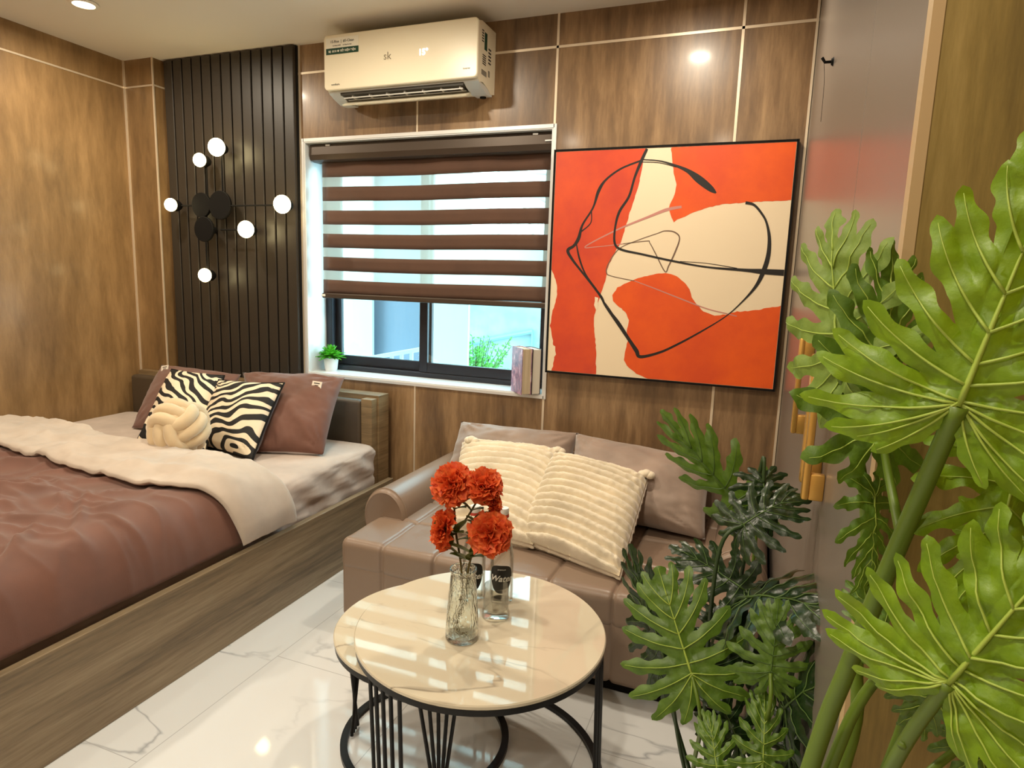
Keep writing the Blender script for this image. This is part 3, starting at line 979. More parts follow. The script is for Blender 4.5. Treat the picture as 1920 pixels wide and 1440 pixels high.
for k, ((xy, r_), si) in enumerate(zip(bulbs, src)):
    p = at(xy[0], xy[1], 1, LY)
    q = dc[si].copy(); q.y -= 0.01
    e0 = Vector((p.x, p.y + 0.035, p.z))
    if abs(p.x - q.x) > abs(p.z - q.z):
        q.z = p.z
    else:
        q.x = p.x
    if k == 4: q = Vector((dc[1].x, dc[1].y - 0.01, p.z))
    arm = MB().tube([q, Vector((e0.x, q.y, e0.z)), e0], 0.005, 8).build('arm', M_black, lamp)
    MB().lathe([(0, 0.05), (0.022, 0.05), (0.034, 0.03), (0.036, 0.0), (0.033, 0.0), (0.03, 0.028), (0, 0.04)], (p.x, p.y + 0.02, p.z), 24, 0, Matrix.Rotation(-PI / 2, 3, 'X')).build('bulb_holder', M_black, lamp, angle=40)
    MB().sphere(p, r_, 14, 0, (1, 0.8, 1)).build('bulb', M_bulb, lamp, True)

# ------------------------------------------------------------------ downlights
for k, (x, y) in enumerate(LAMP_SPOTS):
    d = thing('ceiling_light', 'round recessed downlight glowing at the top left corner of the ceiling' if k == 0 else 'recessed ceiling downlight out of the picture ' + LAMP_WHERE[k], 'ceiling light', (x, y, ZC), 'recessed ceiling downlights')
    MB().lathe([(0.052, -0.001), (0.066, -0.002), (0.068, -0.006), (0.064, -0.010), (0.050, -0.012), (0.048, -0.006)], (x, y, ZC), 40).build('trim_ring', mat('white_plastic_ring', (235, 230, 220), 0.4), d, angle=40)
    MB().lathe([(0, -0.007), (0.049, -0.007), (0.049, -0.005), (0, -0.005)], (x, y, ZC), 32).build('lens', M_lens, d)
    ld = bpy.data.lights.new('downlight', 'AREA'); ld.shape = 'DISK'; ld.size = 0.1; ld.energy = LAMP_POWER; ld.color = WARM; ld.spread = math.radians(176)
    lo = bpy.data.objects.new('downlight_glow', ld); COL.objects.link(lo); lo.parent = d; lo.location = (0, 0, -0.014)

# ------------------------------------------------------------------ bed
bed = thing('bed', 'greyed oak bed frame with padded headboard along the left wall', 'bed', (-2.9, 2.0, 0))
RXo = -1.842
MB().box((RXo - 0.032, 0.80, 0), (RXo, 2.99, 0.345), 0, 0.003).build('side_rail', M_bed, bed)
MB().box((-3.88, 0.80, 0), (-3.85, 2.99, 0.345), 0, 0.003).build('side_rail', M_bed, bed)
MB().box((-3.85, 0.80, 0), (RXo - 0.032, 0.83, 0.345), 0, 0.003).build('foot_board', M_bed, bed)
MB().box((-3.85, 0.83, 0.24), (RXo - 0.032, 2.99, 0.27)).build('slat_base', M_bed, bed)
hb = MB(); hb.box((-3.64, 3.05, 0), (-1.975, 3.155, 0.79), 0, 0.003); hb.box((-2.055, 2.992, 0), (-1.985, 3.05, 0.775), 0, 0.003)
h_ = hb.build('headboard', M_head, bed)
hp = MB(); hp.box((-3.85, 2.985, 0.27), (-2.057, 3.049, 0.765), 0, 0.02, seg=3)
hp.build('headboard_pad', M_leather_dark, bed, angle=60)
MB().box((-3.85, 3.05, 0), (-3.64, 3.103, 0.79)).build('headboard_end', M_head, bed)

# mattress with fitted sheet
def rbox_surface(a, b_, r, nx, ny, nz, disp=None):
    """rounded box as displaced cube grid"""
    bm = bmesh.new()
    mb = MB()
    c_ = [(a[i] + b_[i]) / 2 for i in range(3)]; h = [(b_[i] - a[i]) / 2 for i in range(3)]
    def proj(p):
        q = Vector([max(-h[i] + r, min(h[i] - r, p[i])) for i in range(3)])
        d = Vector(p) - q
        if d.length > 1e-9:
            d = d.normalized()
        w = q + d * r
        w = Vector((w.x + c_[0], w.y + c_[1], w.z + c_[2]))
        return w, d
    N = (nx, ny, nz)
    for ax in range(3):
        u, v = [i for i in range(3) if i != ax]
        for sgn in (-1, 1):
            def fn(s_, t_, ax=ax, u=u, v=v, sgn=sgn):
                p = [0, 0, 0]; p[ax] = sgn * h[ax]
                # spread samples so that rounded rims get rows of their own
                p[u] = -h[u] + 2 * h[u] * s_; p[v] = -h[v] + 2 * h[v] * t_
                w, d = proj(p)
                if disp: w = disp(w, d)
                return tuple(w)
            mb.grid(fn, N[u], N[v])
    return mb


def mdisp(w, d):
    s_ = 0
    if d.x > 0.3 and w.z < 0.52:   # side wrinkles of the sheet
        s_ = 0.012 * fbm((w.y * 6, w.z * 22, 1), 1, 3) + 0.006 * math.sin(w.y * 30 + w.z * 40)
        s_ -= 0.010 * math.exp(-((w.z - 0.36) / 0.02) ** 2)
    if d.z > 0.5:
        s_ = 0.004 * fbm((w.x * 4, w.y * 4, 2), 1, 3)
    return w + d * s_


mt_ = rbox_surface((-3.845, 0.88, 0.272), (-1.922, 2.97, 0.535), 0.055, 60, 70, 26, mdisp)
tag(mt_.build('mattress', M_sheet, None, True, merge=0.0005), 'thick mattress in a pale beige fitted sheet on the bed', 'mattress')

# duvet
def prof_x(u):
    """u 0..1 from the wall to the hanging hem: x, z of the duvet top"""
    L1 = 1.79; L2 = 0.28
    s_ = u * (L1 + L2)
    if s_ < L1:
        x = -3.84 + s_
        return x, 0.585 + 0.018 * math.sin(min(1, s_ / 0.35) * PI / 2) - 0.012 * math.exp(-((x + 3.84) / .1) ** 2)
    a = (s_ - L1) / L2
    return -2.05 + 0.168 * math.sin(a * PI / 2) ** 0.95, 0.603 - 0.235 * (1 - math.cos(a * PI / 2)) ** 1.15


CREASE = [(-3.3, 1.15, -2.2, 1.35, 0.016), (-2.2, 1.35, -1.95, 1.05, 0.02), (-2.7, 1.25, -2.0, 0.95, 0.015), (-2.35, 1.62, -1.95, 1.25, 0.018), (-2.1, 1.45, -1.9, 1.5, 0.014),
          (-2.9, 1.5, -2.3, 1.42, 0.012), (-3.4, 1.4, -2.8, 1.55, 0.010), (-2.5, 1.1, -2.1, 1.2, 0.013), (-2.15, 1.15, -1.93, 0.98, 0.016), (-2.6, 1.68, -2.1, 1.5, 0.010),
          (-3.0, 0.95, -2.4, 1.0, 0.012), (-3.2, 1.3, -2.7, 1.05, 0.012), (-2.3, 0.95, -2.05, 1.2, 0.013)]


def crease_h(x, y):
    h = 0.0
    x += 0.03 * noise.noise(Vector((x * 5, y * 5, 1))); y += 0.03 * noise.noise(Vector((x * 5, y * 5, 7)))
    for x0, y0, x1, y1, a in CREASE:
        dx, dy = x1 - x0, y1 - y0; L2 = dx * dx + dy * dy
        t_ = ((x - x0) * dx + (y - y0) * dy) / L2
        if t_ < -0.1 or t_ > 1.1: continue
        d = ((x - x0) * dy - (y - y0) * dx) / math.sqrt(L2)
        e = max(0.0, math.sin(PI * (t_ + 0.1) / 1.2))
        h += a * e * (math.exp(-(d / 0.018) ** 2) - 0.7 * math.exp(-((d - 0.03) / 0.022) ** 2))
    return h


def ridges(x, y):
    n1 = fbm((x * 1.5 + y * 1.2, y * 5.0 - x * 0.9, 0.3), 1.0, 2)
    n2 = fbm((x * 2.2, y * 2.2, 5), 1.3, 3)
    r1 = (1 - abs(n1)) ** 5
    n3 = fbm((x * 4 - y * 3, y * 4 + x * 3, 9), 1.0, 2)
    r2 = (1 - abs(n3)) ** 7
    return 0.026 * r1 + 0.014 * n2 + 0.016 * r2 - 0.004 + (crease_h(x, y) if y < 1.75 else 0.0)


def duvet_pt(u, y, lift=0.0, wr=1.0):
    x, z = prof_x(u)
    d = 1e-3
    x2, z2 = prof_x(min(1, u + d)); x1, z1 = prof_x(max(0, u - d))
    t_ = Vector((x2 - x1, 0, z2 - z1)).normalized(); nrm = Vector((-t_.z, 0, t_.x))
    damp = 1.0 if u < 0.82 else max(0.15, 1 - (u - 0.82) / 0.2)
    return Vector((x, y, z)) + nrm * (ridges(x, y) * wr * damp + lift)


def y_up(u):
    x, z = prof_x(u)
    return 2.20 + 0.025 * math.sin(u * 9 + 0.5) - 0.17 * max(0, u - 0.3) + 0.13 * max(0, (u - 0.86) / 0.14) ** 1.5


def y_lo(u):
    return 1.83 + 0.02 * math.sin(u * 7 + 2) - 0.13 * min(1, max(0, (u - 0.3) / 0.5)) + 0.18 * max(0, (u - 0.8) / 0.2)


dv = MB()
def dfn(u, v):
    y = 0.79 + (y_up(u) - 0.02 - 0.79) * v
    return tuple(duvet_pt(u, y, 0.0))
dv.grid(dfn, 190, 190)
duv = dv.build('duvet', M_brown, None, True, fix=False)
md = duv.modifiers.new('s', 'SOLIDIFY'); md.thickness = 0.014; md.offset = -1
tag(duv, 'chocolate brown duvet spread over the bed with its top turned back', 'duvet')
fd = MB()
def ffn(u, v):
    # closed loop section over v: bottom edge roll -> top -> upper edge roll
    lo, up = y_lo(u), y_up(u)
    w = 2 * PI * v
    yy = (lo + up) / 2 - math.cos(w) * (up - lo) / 2 * (1.0 + 0.02 * math.sin(u * 60))
    th = 0.028 * (abs(math.sin(w)) ** 0.45) * (1 if math.sin(w) > 0 else -0.35)
    edge = min(1.0, (1 - u) / 0.02)
    p = duvet_pt(u, yy, 0.022 + th * edge, 0.8)
    p.z += 0.008 * fbm((p.x * 7, p.y * 12, 4), 1, 3)
    return tuple(p)
fd.grid(ffn, 110, 48)
fold = fd.build('turned_back_top', M_fold, duv, True, fix=True)
fold.data.materials.clear(); fold.data.materials.append(M_fold)
fold['label'] = 'pale taupe lining turned back over the brown duvet'


# ------------------------------------------------------------------ cushions
def pillow_mesh(BL, BR, TR, TL, th, n=44, pinch=0.05, wr=0.008, seed=0, rib=None, power=2.2, edge=0.0):
    """pillow spanned over four corner points; returns mesh with UVs"""
    BL, BR, TR, TL = map(Vector, (BL, BR, TR, TL))
    nrm = (BR - BL).cross(TL - BL).normalized()
    if nrm.y > 0: nrm = -nrm
    cen = (BL + BR + TR + TL) / 4
    vs = []; uv = []; backs = []
    for side in (1, -1):
        for j in range(n + 1):
            for i in range(n + 1):
                u, v = i / n, j / n
                uu, vv = 2 * u - 1, 2 * v - 1
                p = BL * (1 - u) * (1 - v) + BR * u * (1 - v) + TR * u * v + TL * (1 - u) * v
                # sides drawn in between the corners
                k = pinch * (1 - vv * vv) * abs(uu) ** 3; k2 = pinch * (1 - uu * uu) * abs(vv) ** 3
                ex = (BR - BL) / 2 * (1 - v) + (TR - TL) / 2 * v; ey = (TL - BL) / 2 * (1 - u) + (TR - BR) / 2 * u
                p = p - ex * (k * (1 if uu > 0 else -1)) - ey * (k2 * (1 if vv > 0 else -1))
                prof = max(0.0, (1 - abs(uu) ** power) * (1 - abs(vv) ** power)) ** 0.55
                h = th / 2 * prof
                fall = min(1, prof * 2.5)
                h += wr * fall * fbm((u * 4 + seed, v * 4 + side, seed * 1.7), 1.3, 3)
                # creases that radiate from the corners
                for cu, cv in ((0, 0), (1, 0), (0, 1), (1, 1)):
                    dx, dy = u - cu, v - cv; rr = math.hypot(dx, dy)
                    if rr > 1e-4:
                        an = math.atan2(dy, dx)
                        h += wr * 0.7 * math.sin(an * 16 + seed) * math.exp(-(rr - 0.16) ** 2 / 0.012) * fall
                if rib:
                    nb, amp = rib
                    ph = (v + 0.012 * math.sin(u * 7 + seed) + 0.02 * (uu * uu)) * nb
                    h += amp * (abs(math.sin(ph * PI)) ** 0.75) * min(1, prof * 3 + 0.1) - amp * 0.4
                    h += 0.0035 * fbm((u * 22, v * 60, side), 1, 2)
                vs.append(p + nrm * side * h); uv.append((u, v))
    fs = []
    N = (n + 1) * (n + 1)
    for j in range(n):
        for i in range(n):
            a = j * (n + 1) + i
            fs.append((a, a + 1, a + n + 2, a + n + 1))
            fs.append((N + a, N + a + n + 1, N + a + n + 2, N + a + 1)); backs.append(len(fs) - 1)
    me = bpy.data.meshes.new('cushion')
    me.from_pydata([tuple(v) for v in vs], [], fs)
    for i_ in backs: me.polygons[i_].material_index = 1
    l = me.uv_layers.new(name='UVMap')
    for lp in me.loops:
        l.data[lp.index].uv = uv[lp.vertex_index]
    bm = bmesh.new(); bm.from_mesh(me)
    bmesh.ops.remove_doubles(bm, verts=bm.verts, dist=0.0006)
    bmesh.ops.recalc_face_normals(bm, faces=bm.faces)
    bm.to_mesh(me); bm.free()
    # edge loop for piping
    ring = []
    def ep(u, v):
        uu, vv = 2 * u - 1, 2 * v - 1
        p = BL * (1 - u) * (1 - v) + BR * u * (1 - v) + TR * u * v + TL * (1 - u) * v
        k = pinch * (1 - vv * vv) * abs(uu) ** 3; k2 = pinch * (1 - uu * uu) * abs(vv) ** 3
        ex = (BR - BL) / 2 * (1 - v) + (TR - TL) / 2 * v; ey = (TL - BL) / 2 * (1 - u) + (TR - BR) / 2 * u
        return p - ex * (k * (1 if uu > 0 else -1)) - ey * (k2 * (1 if vv > 0 else -1))
    for k in range(20): ring.append(ep(k / 20, 0))
    for k in range(20): ring.append(ep(1, k / 20))
    for k in range(20): ring.append(ep(1 - k / 20, 1))
    for k in range(20): ring.append(ep(0, 1 - k / 20))
    return me, ring, nrm


def cushion(name, label, cat, corners, th, m, group=None, pipe=None, pipe_r=0.004, back=None, **kw):
    me, ring, nrm = pillow_mesh(*corners, th, **kw)
    cen = sum((Vector(c_) for c_ in corners), Vector()) / 4
    low = min(c_[2] for c_ in corners)
    t_ = thing(name, label, cat, (cen.x, cen.y, low), group)
    o = link('cushion_cover', me, [m, back or m], t_, True)
    if pipe is not None:
        MB().tube(ring, pipe_r, 6, closed=True).build('piping', pipe, t_, True)
    return t_, ring, nrm


BEDZ = 0.545
tL, rg, nn_ = cushion('pillow', 'brown bed pillow leaning on the headboard in the corner, behind the zebra cushions', 'pillow',
        [at(247, 802, 2, BEDZ), at(400, 822, 2, BEDZ + .02), at(452, 702, 1, 2.97), at(303, 684, 1, 2.97)], 0.20, M_brown, 'brown bed pillows', seed=1, pinch=0.04, back=M_pipe)
tR, rg2, nn2 = cushion('pillow', 'brown bed pillow leaning on the headboard nearest the window, with pale side piping', 'pillow',
        [at(478, 848, 2, BEDZ), at(606, 853, 2, BEDZ), at(646, 708, 1, 2.93), at(455, 698, 1, 2.93)], 0.21, M_brown, 'brown bed pillows', seed=4, pinch=0.04, back=M_pipe, wr=0.012)


def tag_patch(parent, c3, xd, yd, w, h):
    M = frameM(c3, xd, yd)
    s = MB(); s.box((-w / 2, -h / 2, -0.001), (w / 2, h / 2, 0.001), M=M)
    o = s.build('label_tag', M_tag, parent)
    o['label'] = 'white sewn label'
    s = MB(); s.box((-w * 0.3, h * 0.1, 0.0008), (w * 0.3, h * 0.25, 0.0016), M=M); s.box((-w * 0.2, -h * 0.2, 0.0008), (w * 0.2, -h * 0.1, 0.0016), M=M)
    s.build('print', M_ink, o)


tag_patch(tR, at(594, 721, 1, 2.80), (1, 0, -0.04), (0.1, 0.35, 1), 0.062, 0.035)
tag_patch(tL, at(309, 690, 1, 2.87), (1, 0, 0.2), (0.1, 0.35, 1), 0.06, 0.032)

cushion('zebra_cushion', 'zebra print cushion on the bed nearest the left wall, behind the knotted ball', 'cushion',
        [at(256, 826, 2, BEDZ), at(385, 853, 2, BEDZ), at(421, 704, 1, 2.84), at(322, 692, 1, 2.80)], 0.17, M_zebra1, 'zebra print cushions', back=M_backfab, seed=2, pinch=0.05, pipe=M_black, pipe_r=0.004)
cushion('zebra_cushion', 'zebra print cushion on the bed standing right of the knotted ball', 'cushion',
        [at(368, 835, 2, BEDZ), at(473, 864, 2, BEDZ), at(533, 718, 1, 2.70), at(410, 712, 1, 2.72)], 0.18, M_zebra2, 'zebra print cushions', back=M_backfab, seed=3, pinch=0.05, pipe=M_black, pipe_r=0.005)

# knotted ball cushion
kc = at(336, 806, 1, 2.33)
kr = 0.128
kc = Vector((kc.x, kc.y, BEDZ + kr * 0.95))
# keep on the sight line of the ball's centre
kc = at(336, 803, 2, BEDZ + 0.05 + kr * 0.9)
s = MB()
rope = 0.0305
Rk = kr - rope
rotk = Matrix.Rotation(0.15, 3, 'Z') @ Matrix.Rotation(0.5, 3, 'X') @ Matrix.Rotation(-0.25, 3, 'Y')
for axis in range(3):
    for off in (-1, 0, 1):
        pts = []
        for k in range(64):
            w = 2 * PI * k / 64
            rr = Rk * (1 + 0.20 * math.cos(2 * w)) * (1.0 if off == 0 else 0.90)
            l = [off * rope * 1.75, rr * math.cos(w), rr * math.sin(w)]
            p = Vector([l[(i - axis) % 3] for i in range(3)])
            pts.append(kc + rotk @ p)
        s.tube(pts, rope, 14, closed=True)
s.sphere(kc, Rk * 0.92, 12)
tag(s.build('knot_cushion', M_knot, None, True, fix=True), 'beige knotted ball cushion on the bed in front of the zebra cushions', 'cushion')

# ------------------------------------------------------------------ sofa
sofa = thing('sofa', 'taupe leather two seater sofa with rolled arm under the painting', 'sofa', (-0.75, 2.6, 0))
SX0, SX1, SY0, SY1 = -1.535, 0.085, 2.075, 3.14
def seat_disp(w, d):
    s_ = 0
    for k in range(8):
        xs = SX0 + 0.20 + k * 0.235
        s_ -= 0.012 * math.exp(-abs((w.x - xs) / 0.007) ** 1.3)
    for k in range(5):
        ys = SY0 + 0.03 + k * 0.26
        if k > 0: s_ -= 0.012 * math.exp(-abs((w.y - ys) / 0.007) ** 1.3) * (1 if d.z > 0.5 else 0.3)
    s_ += 0.004 * fbm((w.x * 5, w.y * 5, w.z * 5), 1, 2)
    return w + d * s_
rbox_surface((SX0, SY0, 0.255), (SX1, SY1, 0.392), 0.035, 320, 150, 16, seat_disp).build('seat', M_leather, sofa, True, merge=0.0004)
def base_disp(w, d):
    s_ = 0
    for k in range(8):
        xs = SX0 + 0.20 + k * 0.235
        s_ -= 0.010 * math.exp(-abs((w.x - xs) / 0.007) ** 1.3)
    return w + d * s_
rbox_surface((SX0 + 0.006, SY0 + 0.006, 0.045), (SX1 - 0.006, SY1, 0.30), 0.02, 320, 8, 12, base_disp).build('base', M_leather, sofa, True, merge=0.0004)
MB().box((SX0 + 0.05, SY0 + 0.05, 0), (SX1 - 0.05, SY1 - 0.02, 0.05)).build('plinth', M_black, sofa)
rbox_surface((SX0 + 0.15, 2.99, 0.3), (SX1 - 0.02, 3.155, 0.60), 0.05, 40, 6, 10).build('backrest', M_leather, sofa, True, merge=0.0004)


def arm(x0, x1, ztop, name='arm'):
    # rolled arm: section in x-z swept along y with rounded front
    s = MB()
    cx, rx = (x0 + x1) / 2, (x1 - x0) / 2
    def sec(w, k):
        zc_ = ztop - 0.135
        x = cx + rx * math.cos(w)
        z = zc_ + 0.135 * math.sin(w)
        if math.sin(w) < 0: z = zc_ + 0.12 * math.sin(w)
        return x, z
    ys = [(2.372, 0.80), (2.366, 0.90), (2.372, 0.97), (2.392, 1.0), (2.41, 1.0), (2.6, 1.0), (2.8, 1.0), (3.0, 1.0), (3.13, 1.0), (3.15, 0.95)]
    n_ = 40
    vs = []
    for y, sc_ in ys:
        for k in range(n_):
            w = 2 * PI * k / n_
            x, z = sec(w, 0)
            rise = 0.0
            zc_ = ztop - 0.135
            vs.append((cx + (x - cx) * sc_, y, zc_ + (z - zc_) * sc_ + rise))
    fs = []
    for i in range(len(ys) - 1):
        for k in range(n_):
            k2 = (k + 1) % n_
            fs.append((i * n_ + k, i * n_ + k2, (i + 1) * n_ + k2, (i + 1) * n_ + k))
    fs.append(tuple(range(n_))); fs.append(tuple((len(ys) - 1) * n_ + k for k in range(n_))[::-1])
    s.add(vs, fs)
    o = s.build(name, M_leather, sofa, angle=50)
    ring = [(cx + rx * 1.0 * math.cos(2 * PI * k / 40), 2.392, (ztop - 0.135) + (0.135 if math.sin(2 * PI * k / 40) > 0 else 0.12) * math.sin(2 * PI * k / 40)) for k in range(40)]
    MB().tube(ring, 0.004, 6, closed=True).build('piping', M_leather, o, True)
    return o


arm(-1.615, -1.40, 0.512)
arm(-0.105, 0.108, 0.50)

cushion('sofa_cushion', 'plain taupe back cushion at the left end of the sofa', 'cushion',
        [(-1.47, 2.86, 0.40), (-0.80, 2.86, 0.40), at(1085, 812, 1, 3.04), at(865, 790, 1, 3.04)], 0.25, M_velvet, 'taupe sofa back cushions', seed=6, pinch=0.04, power=2.6, wr=0.012)
cushion('sofa_cushion', 'plain taupe back cushion at the right end of the sofa beside the plant', 'cushion',
        [(-0.79, 2.76, 0.40), at(1322, 1012, 1, 2.66), at(1338, 862, 1, 2.98), at(1080, 812, 1, 2.98)], 0.25, M_velvet, 'taupe sofa back cushions', seed=8, pinch=0.04, power=2.6, wr=0.012)


def ribbed(label, corners, seed):
    t_, ring, nrm = cushion('ribbed_cushion', label, 'cushion', corners, 0.14, M_cream, 'cream ribbed cushions', seed=seed, pinch=0.01, power=4.0, rib=(13, 0.038), n=140, wr=0.004)
    return t_, ring


tA, ringA = ribbed('cream ribbed plush cushion on the sofa, left one behind the red flowers',
       [at(840, 985, 2, 0.42), at(1000, 1025, 2, 0.42), at(1052, 848, 1, 2.88), at(868, 832, 1, 2.88)], 1)
tB, ringB = ribbed('cream ribbed plush cushion on the sofa, right one tilted in front of its twin',
       [at(975, 1012, 2, 0.425), at(1162, 1084, 2, 0.41), at(1216, 896, 1, 2.74), at(1040, 852, 1, 2.76)], 2)
for t_, cs in ((tA, [(884, 826, 2.80), (1046, 846, 2.84)]), (tB, [(1212, 890, 2.72)])):
    for (x, y, yy) in cs:
        s = MB(); p = at(x, y, 1, yy)
        for k in range(3):
            s.sphere(p + Vector((0.016 * (k - 1), 0, 0.006 * (k % 2))), 0.022, 8, 0, (1, 1, 0.8))
        s.build('corner_tuft', M_cream, t_, True)

# ------------------------------------------------------------------ coffee tables
def round_top(c_, r_, z, parent):
    MB().lathe([(0, z - 0.014), (r_ - 0.004, z - 0.014), (r_, z - 0.010), (r_, z - 0.003), (r_ - 0.003, z), (0, z)], (c_[0], c_[1], 0), 96).build('tabletop', M_top, parent, angle=35)


def ringm(c_, r_, z, w, h, name, parent, a0=0, a1=360, n_=72):
    s = MB(); vs = []; full = (a1 - a0) >= 360
    N = n_ if full else n_ + 1
    for k in range(N):
        w_ = math.radians(a0 + (a1 - a0) * k / n_)
        for (rr, zz_) in ((r_ - w, z), (r_, z), (r_, z + h), (r_ - w, z + h)):
            vs.append((c_[0] + rr * math.cos(w_), c_[1] + rr * math.sin(w_), zz_))
    fs = []
    for k in range(N if full else N - 1):
        j = (k + 1) % N
        for i in range(4):
            i2 = (i + 1) % 4
            fs.append((k * 4 + i, k * 4 + i2, j * 4 + i2, j * 4 + i))
    if not full:
        fs += [(0, 1, 2, 3), tuple((N - 1) * 4 + i for i in (3, 2, 1, 0))]
    s.add(vs, fs)
    return s.build(name, M_blackmetal, parent, angle=40)


T1 = (-0.675, 1.575); R1 = 0.357; Z1 = 0.47
T2 = (-0.862, 1.625); R2 = 0.292; Z2 = 0.40
tb = thing('coffee_table', 'round cream stone coffee table with black wire legs, the taller one', 'table', (T1[0], T1[1], 0), 'round nesting coffee tables')
round_top(T1, R1, Z1, tb)
ringm(T1, R1 - 0.003, Z1 - 0.030, 0.014, 0.016, 'top_ring', tb)
ringm((-0.69, 1.585), 0.385, 0.0, 0.022, 0.014, 'floor_ring', tb, -50, 128)


def bars(c_, r_top, z_top, r_bot, z_bot, a_list, b_list, parent, cb=None, rad=0.0055):
    cb = cb or c_
    for a, b_ in zip(a_list, b_list):
        s = MB()
        p = (c_[0] + r_top * math.cos(math.radians(a)), c_[1] + r_top * math.sin(math.radians(a)), z_top)
        q = (cb[0] + r_bot * math.cos(math.radians(b_)), cb[1] + r_bot * math.sin(math.radians(b_)), z_bot)
        s.tube([p, q], rad, 8); s.build('leg_rod', M_blackmetal, parent)


bars(T1, R1 - 0.010, Z1 - 0.02, 0.33, 0.005, [-121, -116, -111, -106, -101], [-121, -116, -111, -106, -101], tb)
bars(T1, R1 - 0.010, Z1 - 0.02, 0.36, 0.005, [-2, 3, 8, 13], [-2, 3, 8, 13], tb)
bars(T1, R1 - 0.010, Z1 - 0.02, 0.36, 0.005, [100, 105, 110, 115], [100, 105, 110, 115], tb)

tl = thing('coffee_table', 'lower round stone coffee table nested under the taller one, its left edge showing', 'table', (T2[0], T2[1], 0), 'round nesting coffee tables')
round_top(T2, R2, Z2, tl)
ringm(T2, R2 - 0.003, Z2 - 0.030, 0.014, 0.016, 'top_ring', tl)
ringm((-0.885, 1.638), 0.266, 0.0, 0.022, 0.014, 'floor_ring', tl)
aa = [i for i in range(180, 222, 8)]
bars(T2, R2 - 0.02, Z2 - 0.02, 0.250, 0.008, [172, 180, 188, 196], [200, 196, 192, 188], tl)
bars(T2, R2 - 0.02, Z2 - 0.02, 0.250, 0.008, [40, 48, 56, 64], [60, 56, 52, 48], tl)
bars(T2, R2 - 0.02, Z2 - 0.02, 0.250, 0.008, [-70, -64, -58, -52, -46], [-58, -57, -56, -55, -54], tl)
# black metal bowl shaped tray hanging under the lower top
MB().lathe([(0.0, Z2 - 0.018), (0.232, Z2 - 0.018), (0.225, Z2 - 0.055), (0.20, Z2 - 0.085), (0.0, Z2 - 0.09)], (T2[0] + 0.04, T2[1] - 0.05, 0), 64).build('underside_drum', M_blackmetal, tl, angle=40)

# ------------------------------------------------------------------ vase with flowers
vc = at(866, 1196, 2, Z1)
vc = Vector((vc.x, vc.y, Z1 + 0.0005))
vase = thing('glass_vase', 'textured clear glass vase on the coffee table holding orange flowers', 'vase', tuple(vc))
ou = [(0.0, 0.0), (0.040, 0.0), (0.046, 0.006), (0.045, 0.05), (0.040, 0.12), (0.0345, 0.180), (0.0335, 0.188), (0.0335, 0.193), (0.037, 0.199), (0.037, 0.205)]
inn = [(0.0335, 0.205), (0.031, 0.196), (0.031, 0.188), (0.037, 0.12), (0.0415, 0.05), (0.040, 0.016), (0.0, 0.013)]
MB().lathe(ou + inn, tuple(vc), 64).build('vessel', M_vase, vase, True, angle=60)

M_pet = leaf_mat('orange_red_petal', (214, 66, 22), (214, 66, 22), 0.6, 0.3, (240, 100, 50))
_n = noise_tex(M_pet, 55, 3); _r = ramp(M_pet, _n.outputs[0], [(0.3, (206, 74, 40)), (0.5, (228, 104, 50)), (0.72, (240, 146, 74))]); lk(M_pet, _r.outputs[0], prin(M_pet).inputs['Base Color'])
M_fstem = mat('brown_olive_stem', (92, 78, 30), 0.6)
M_fleaf = leaf_mat('olive_flower_leaf', (62, 66, 26), (96, 98, 44), 0.6, 0.15, (110, 120, 40))


def carnation(c_, axis_, R_, seed):
    rr = random.Random(seed)
    ax = Vector(axis_).normalized()
    a = ax.cross(Vector((0, 0, 1)));
    if a.length < 0.1: a = ax.cross(Vector((1, 0, 0)))
    a.normalize(); b_ = ax.cross(a)
    s = MB()
    layers = [(7, 100, 1.05), (8, 82, 1.05), (8, 64, 1.0), (8, 48, 0.92), (7, 32, 0.84), (5, 14, 0.76)]
    for n_, tilt, ln in layers:
        for k in range(n_):
            az = 2 * PI * (k + rr.random() * 0.6) / n_
            ti = math.radians(tilt + rr.uniform(-7, 7))
            rd = a * math.cos(az) + b_ * math.sin(az)
            d = ax * math.cos(ti) + rd * math.sin(ti)
            sd = d.cross(ax if tilt > 15 else rd + a * 0.01)
            if sd.length < 1e-3: sd = a.copy()
            sd.normalize(); up = sd.cross(d)
            L_ = R_ * ln * rr.uniform(0.88, 1.08); W = R_ * 0.60 * rr.uniform(0.85, 1.15)
            ph = rr.uniform(0, 6)
            nu, nv = 10, 5
            def fn(u, v, d=d, sd=sd, up=up, L_=L_, W=W, ph=ph):
                uu = 2 * u - 1
                wdt = W * (0.22 + 0.95 * v ** 0.8)
                ruffle = math.sin(uu * 9 + ph) * 0.13 * R_ * v ** 2 + 0.05 * R_ * math.sin(uu * 19 + ph * 2) * v ** 3
                ed = L_ * (v - 0.10 * uu * uu * v + 0.035 * math.sin(uu * 21 + ph) * v ** 3)
                return tuple(Vector(c_) + d * ed + sd * (wdt * uu) + up * (ruffle + 0.22 * R_ * v * v * (1 - uu * uu) * -1 + 0.12 * R_ * uu * uu * v))
            s.grid(fn, nu, nv)
    return s


def small_leaf(p, d, L_, w_, s, n_=8):
    d = Vector(d).normalized(); sd = d.cross(Vector((0, 0, 1)))
    if sd.length < 0.1: sd = Vector((1, 0, 0))
    sd.normalize(); up = sd.cross(d)
    def fn(u, v):
        uu = 2 * u - 1
        return tuple(Vector(p) + d * L_ * v + sd * uu * w_ * (math.sin(PI * min(1, v * 0.95 + 0.04)) ** 0.8) + up * (0.25 * w_ * abs(uu) - 0.18 * L_ * v * v))
    s.grid(fn, 4, n_)


def fl3(px, py, dy=0.0):
    return at(px, py, 1, vc.y + dy)


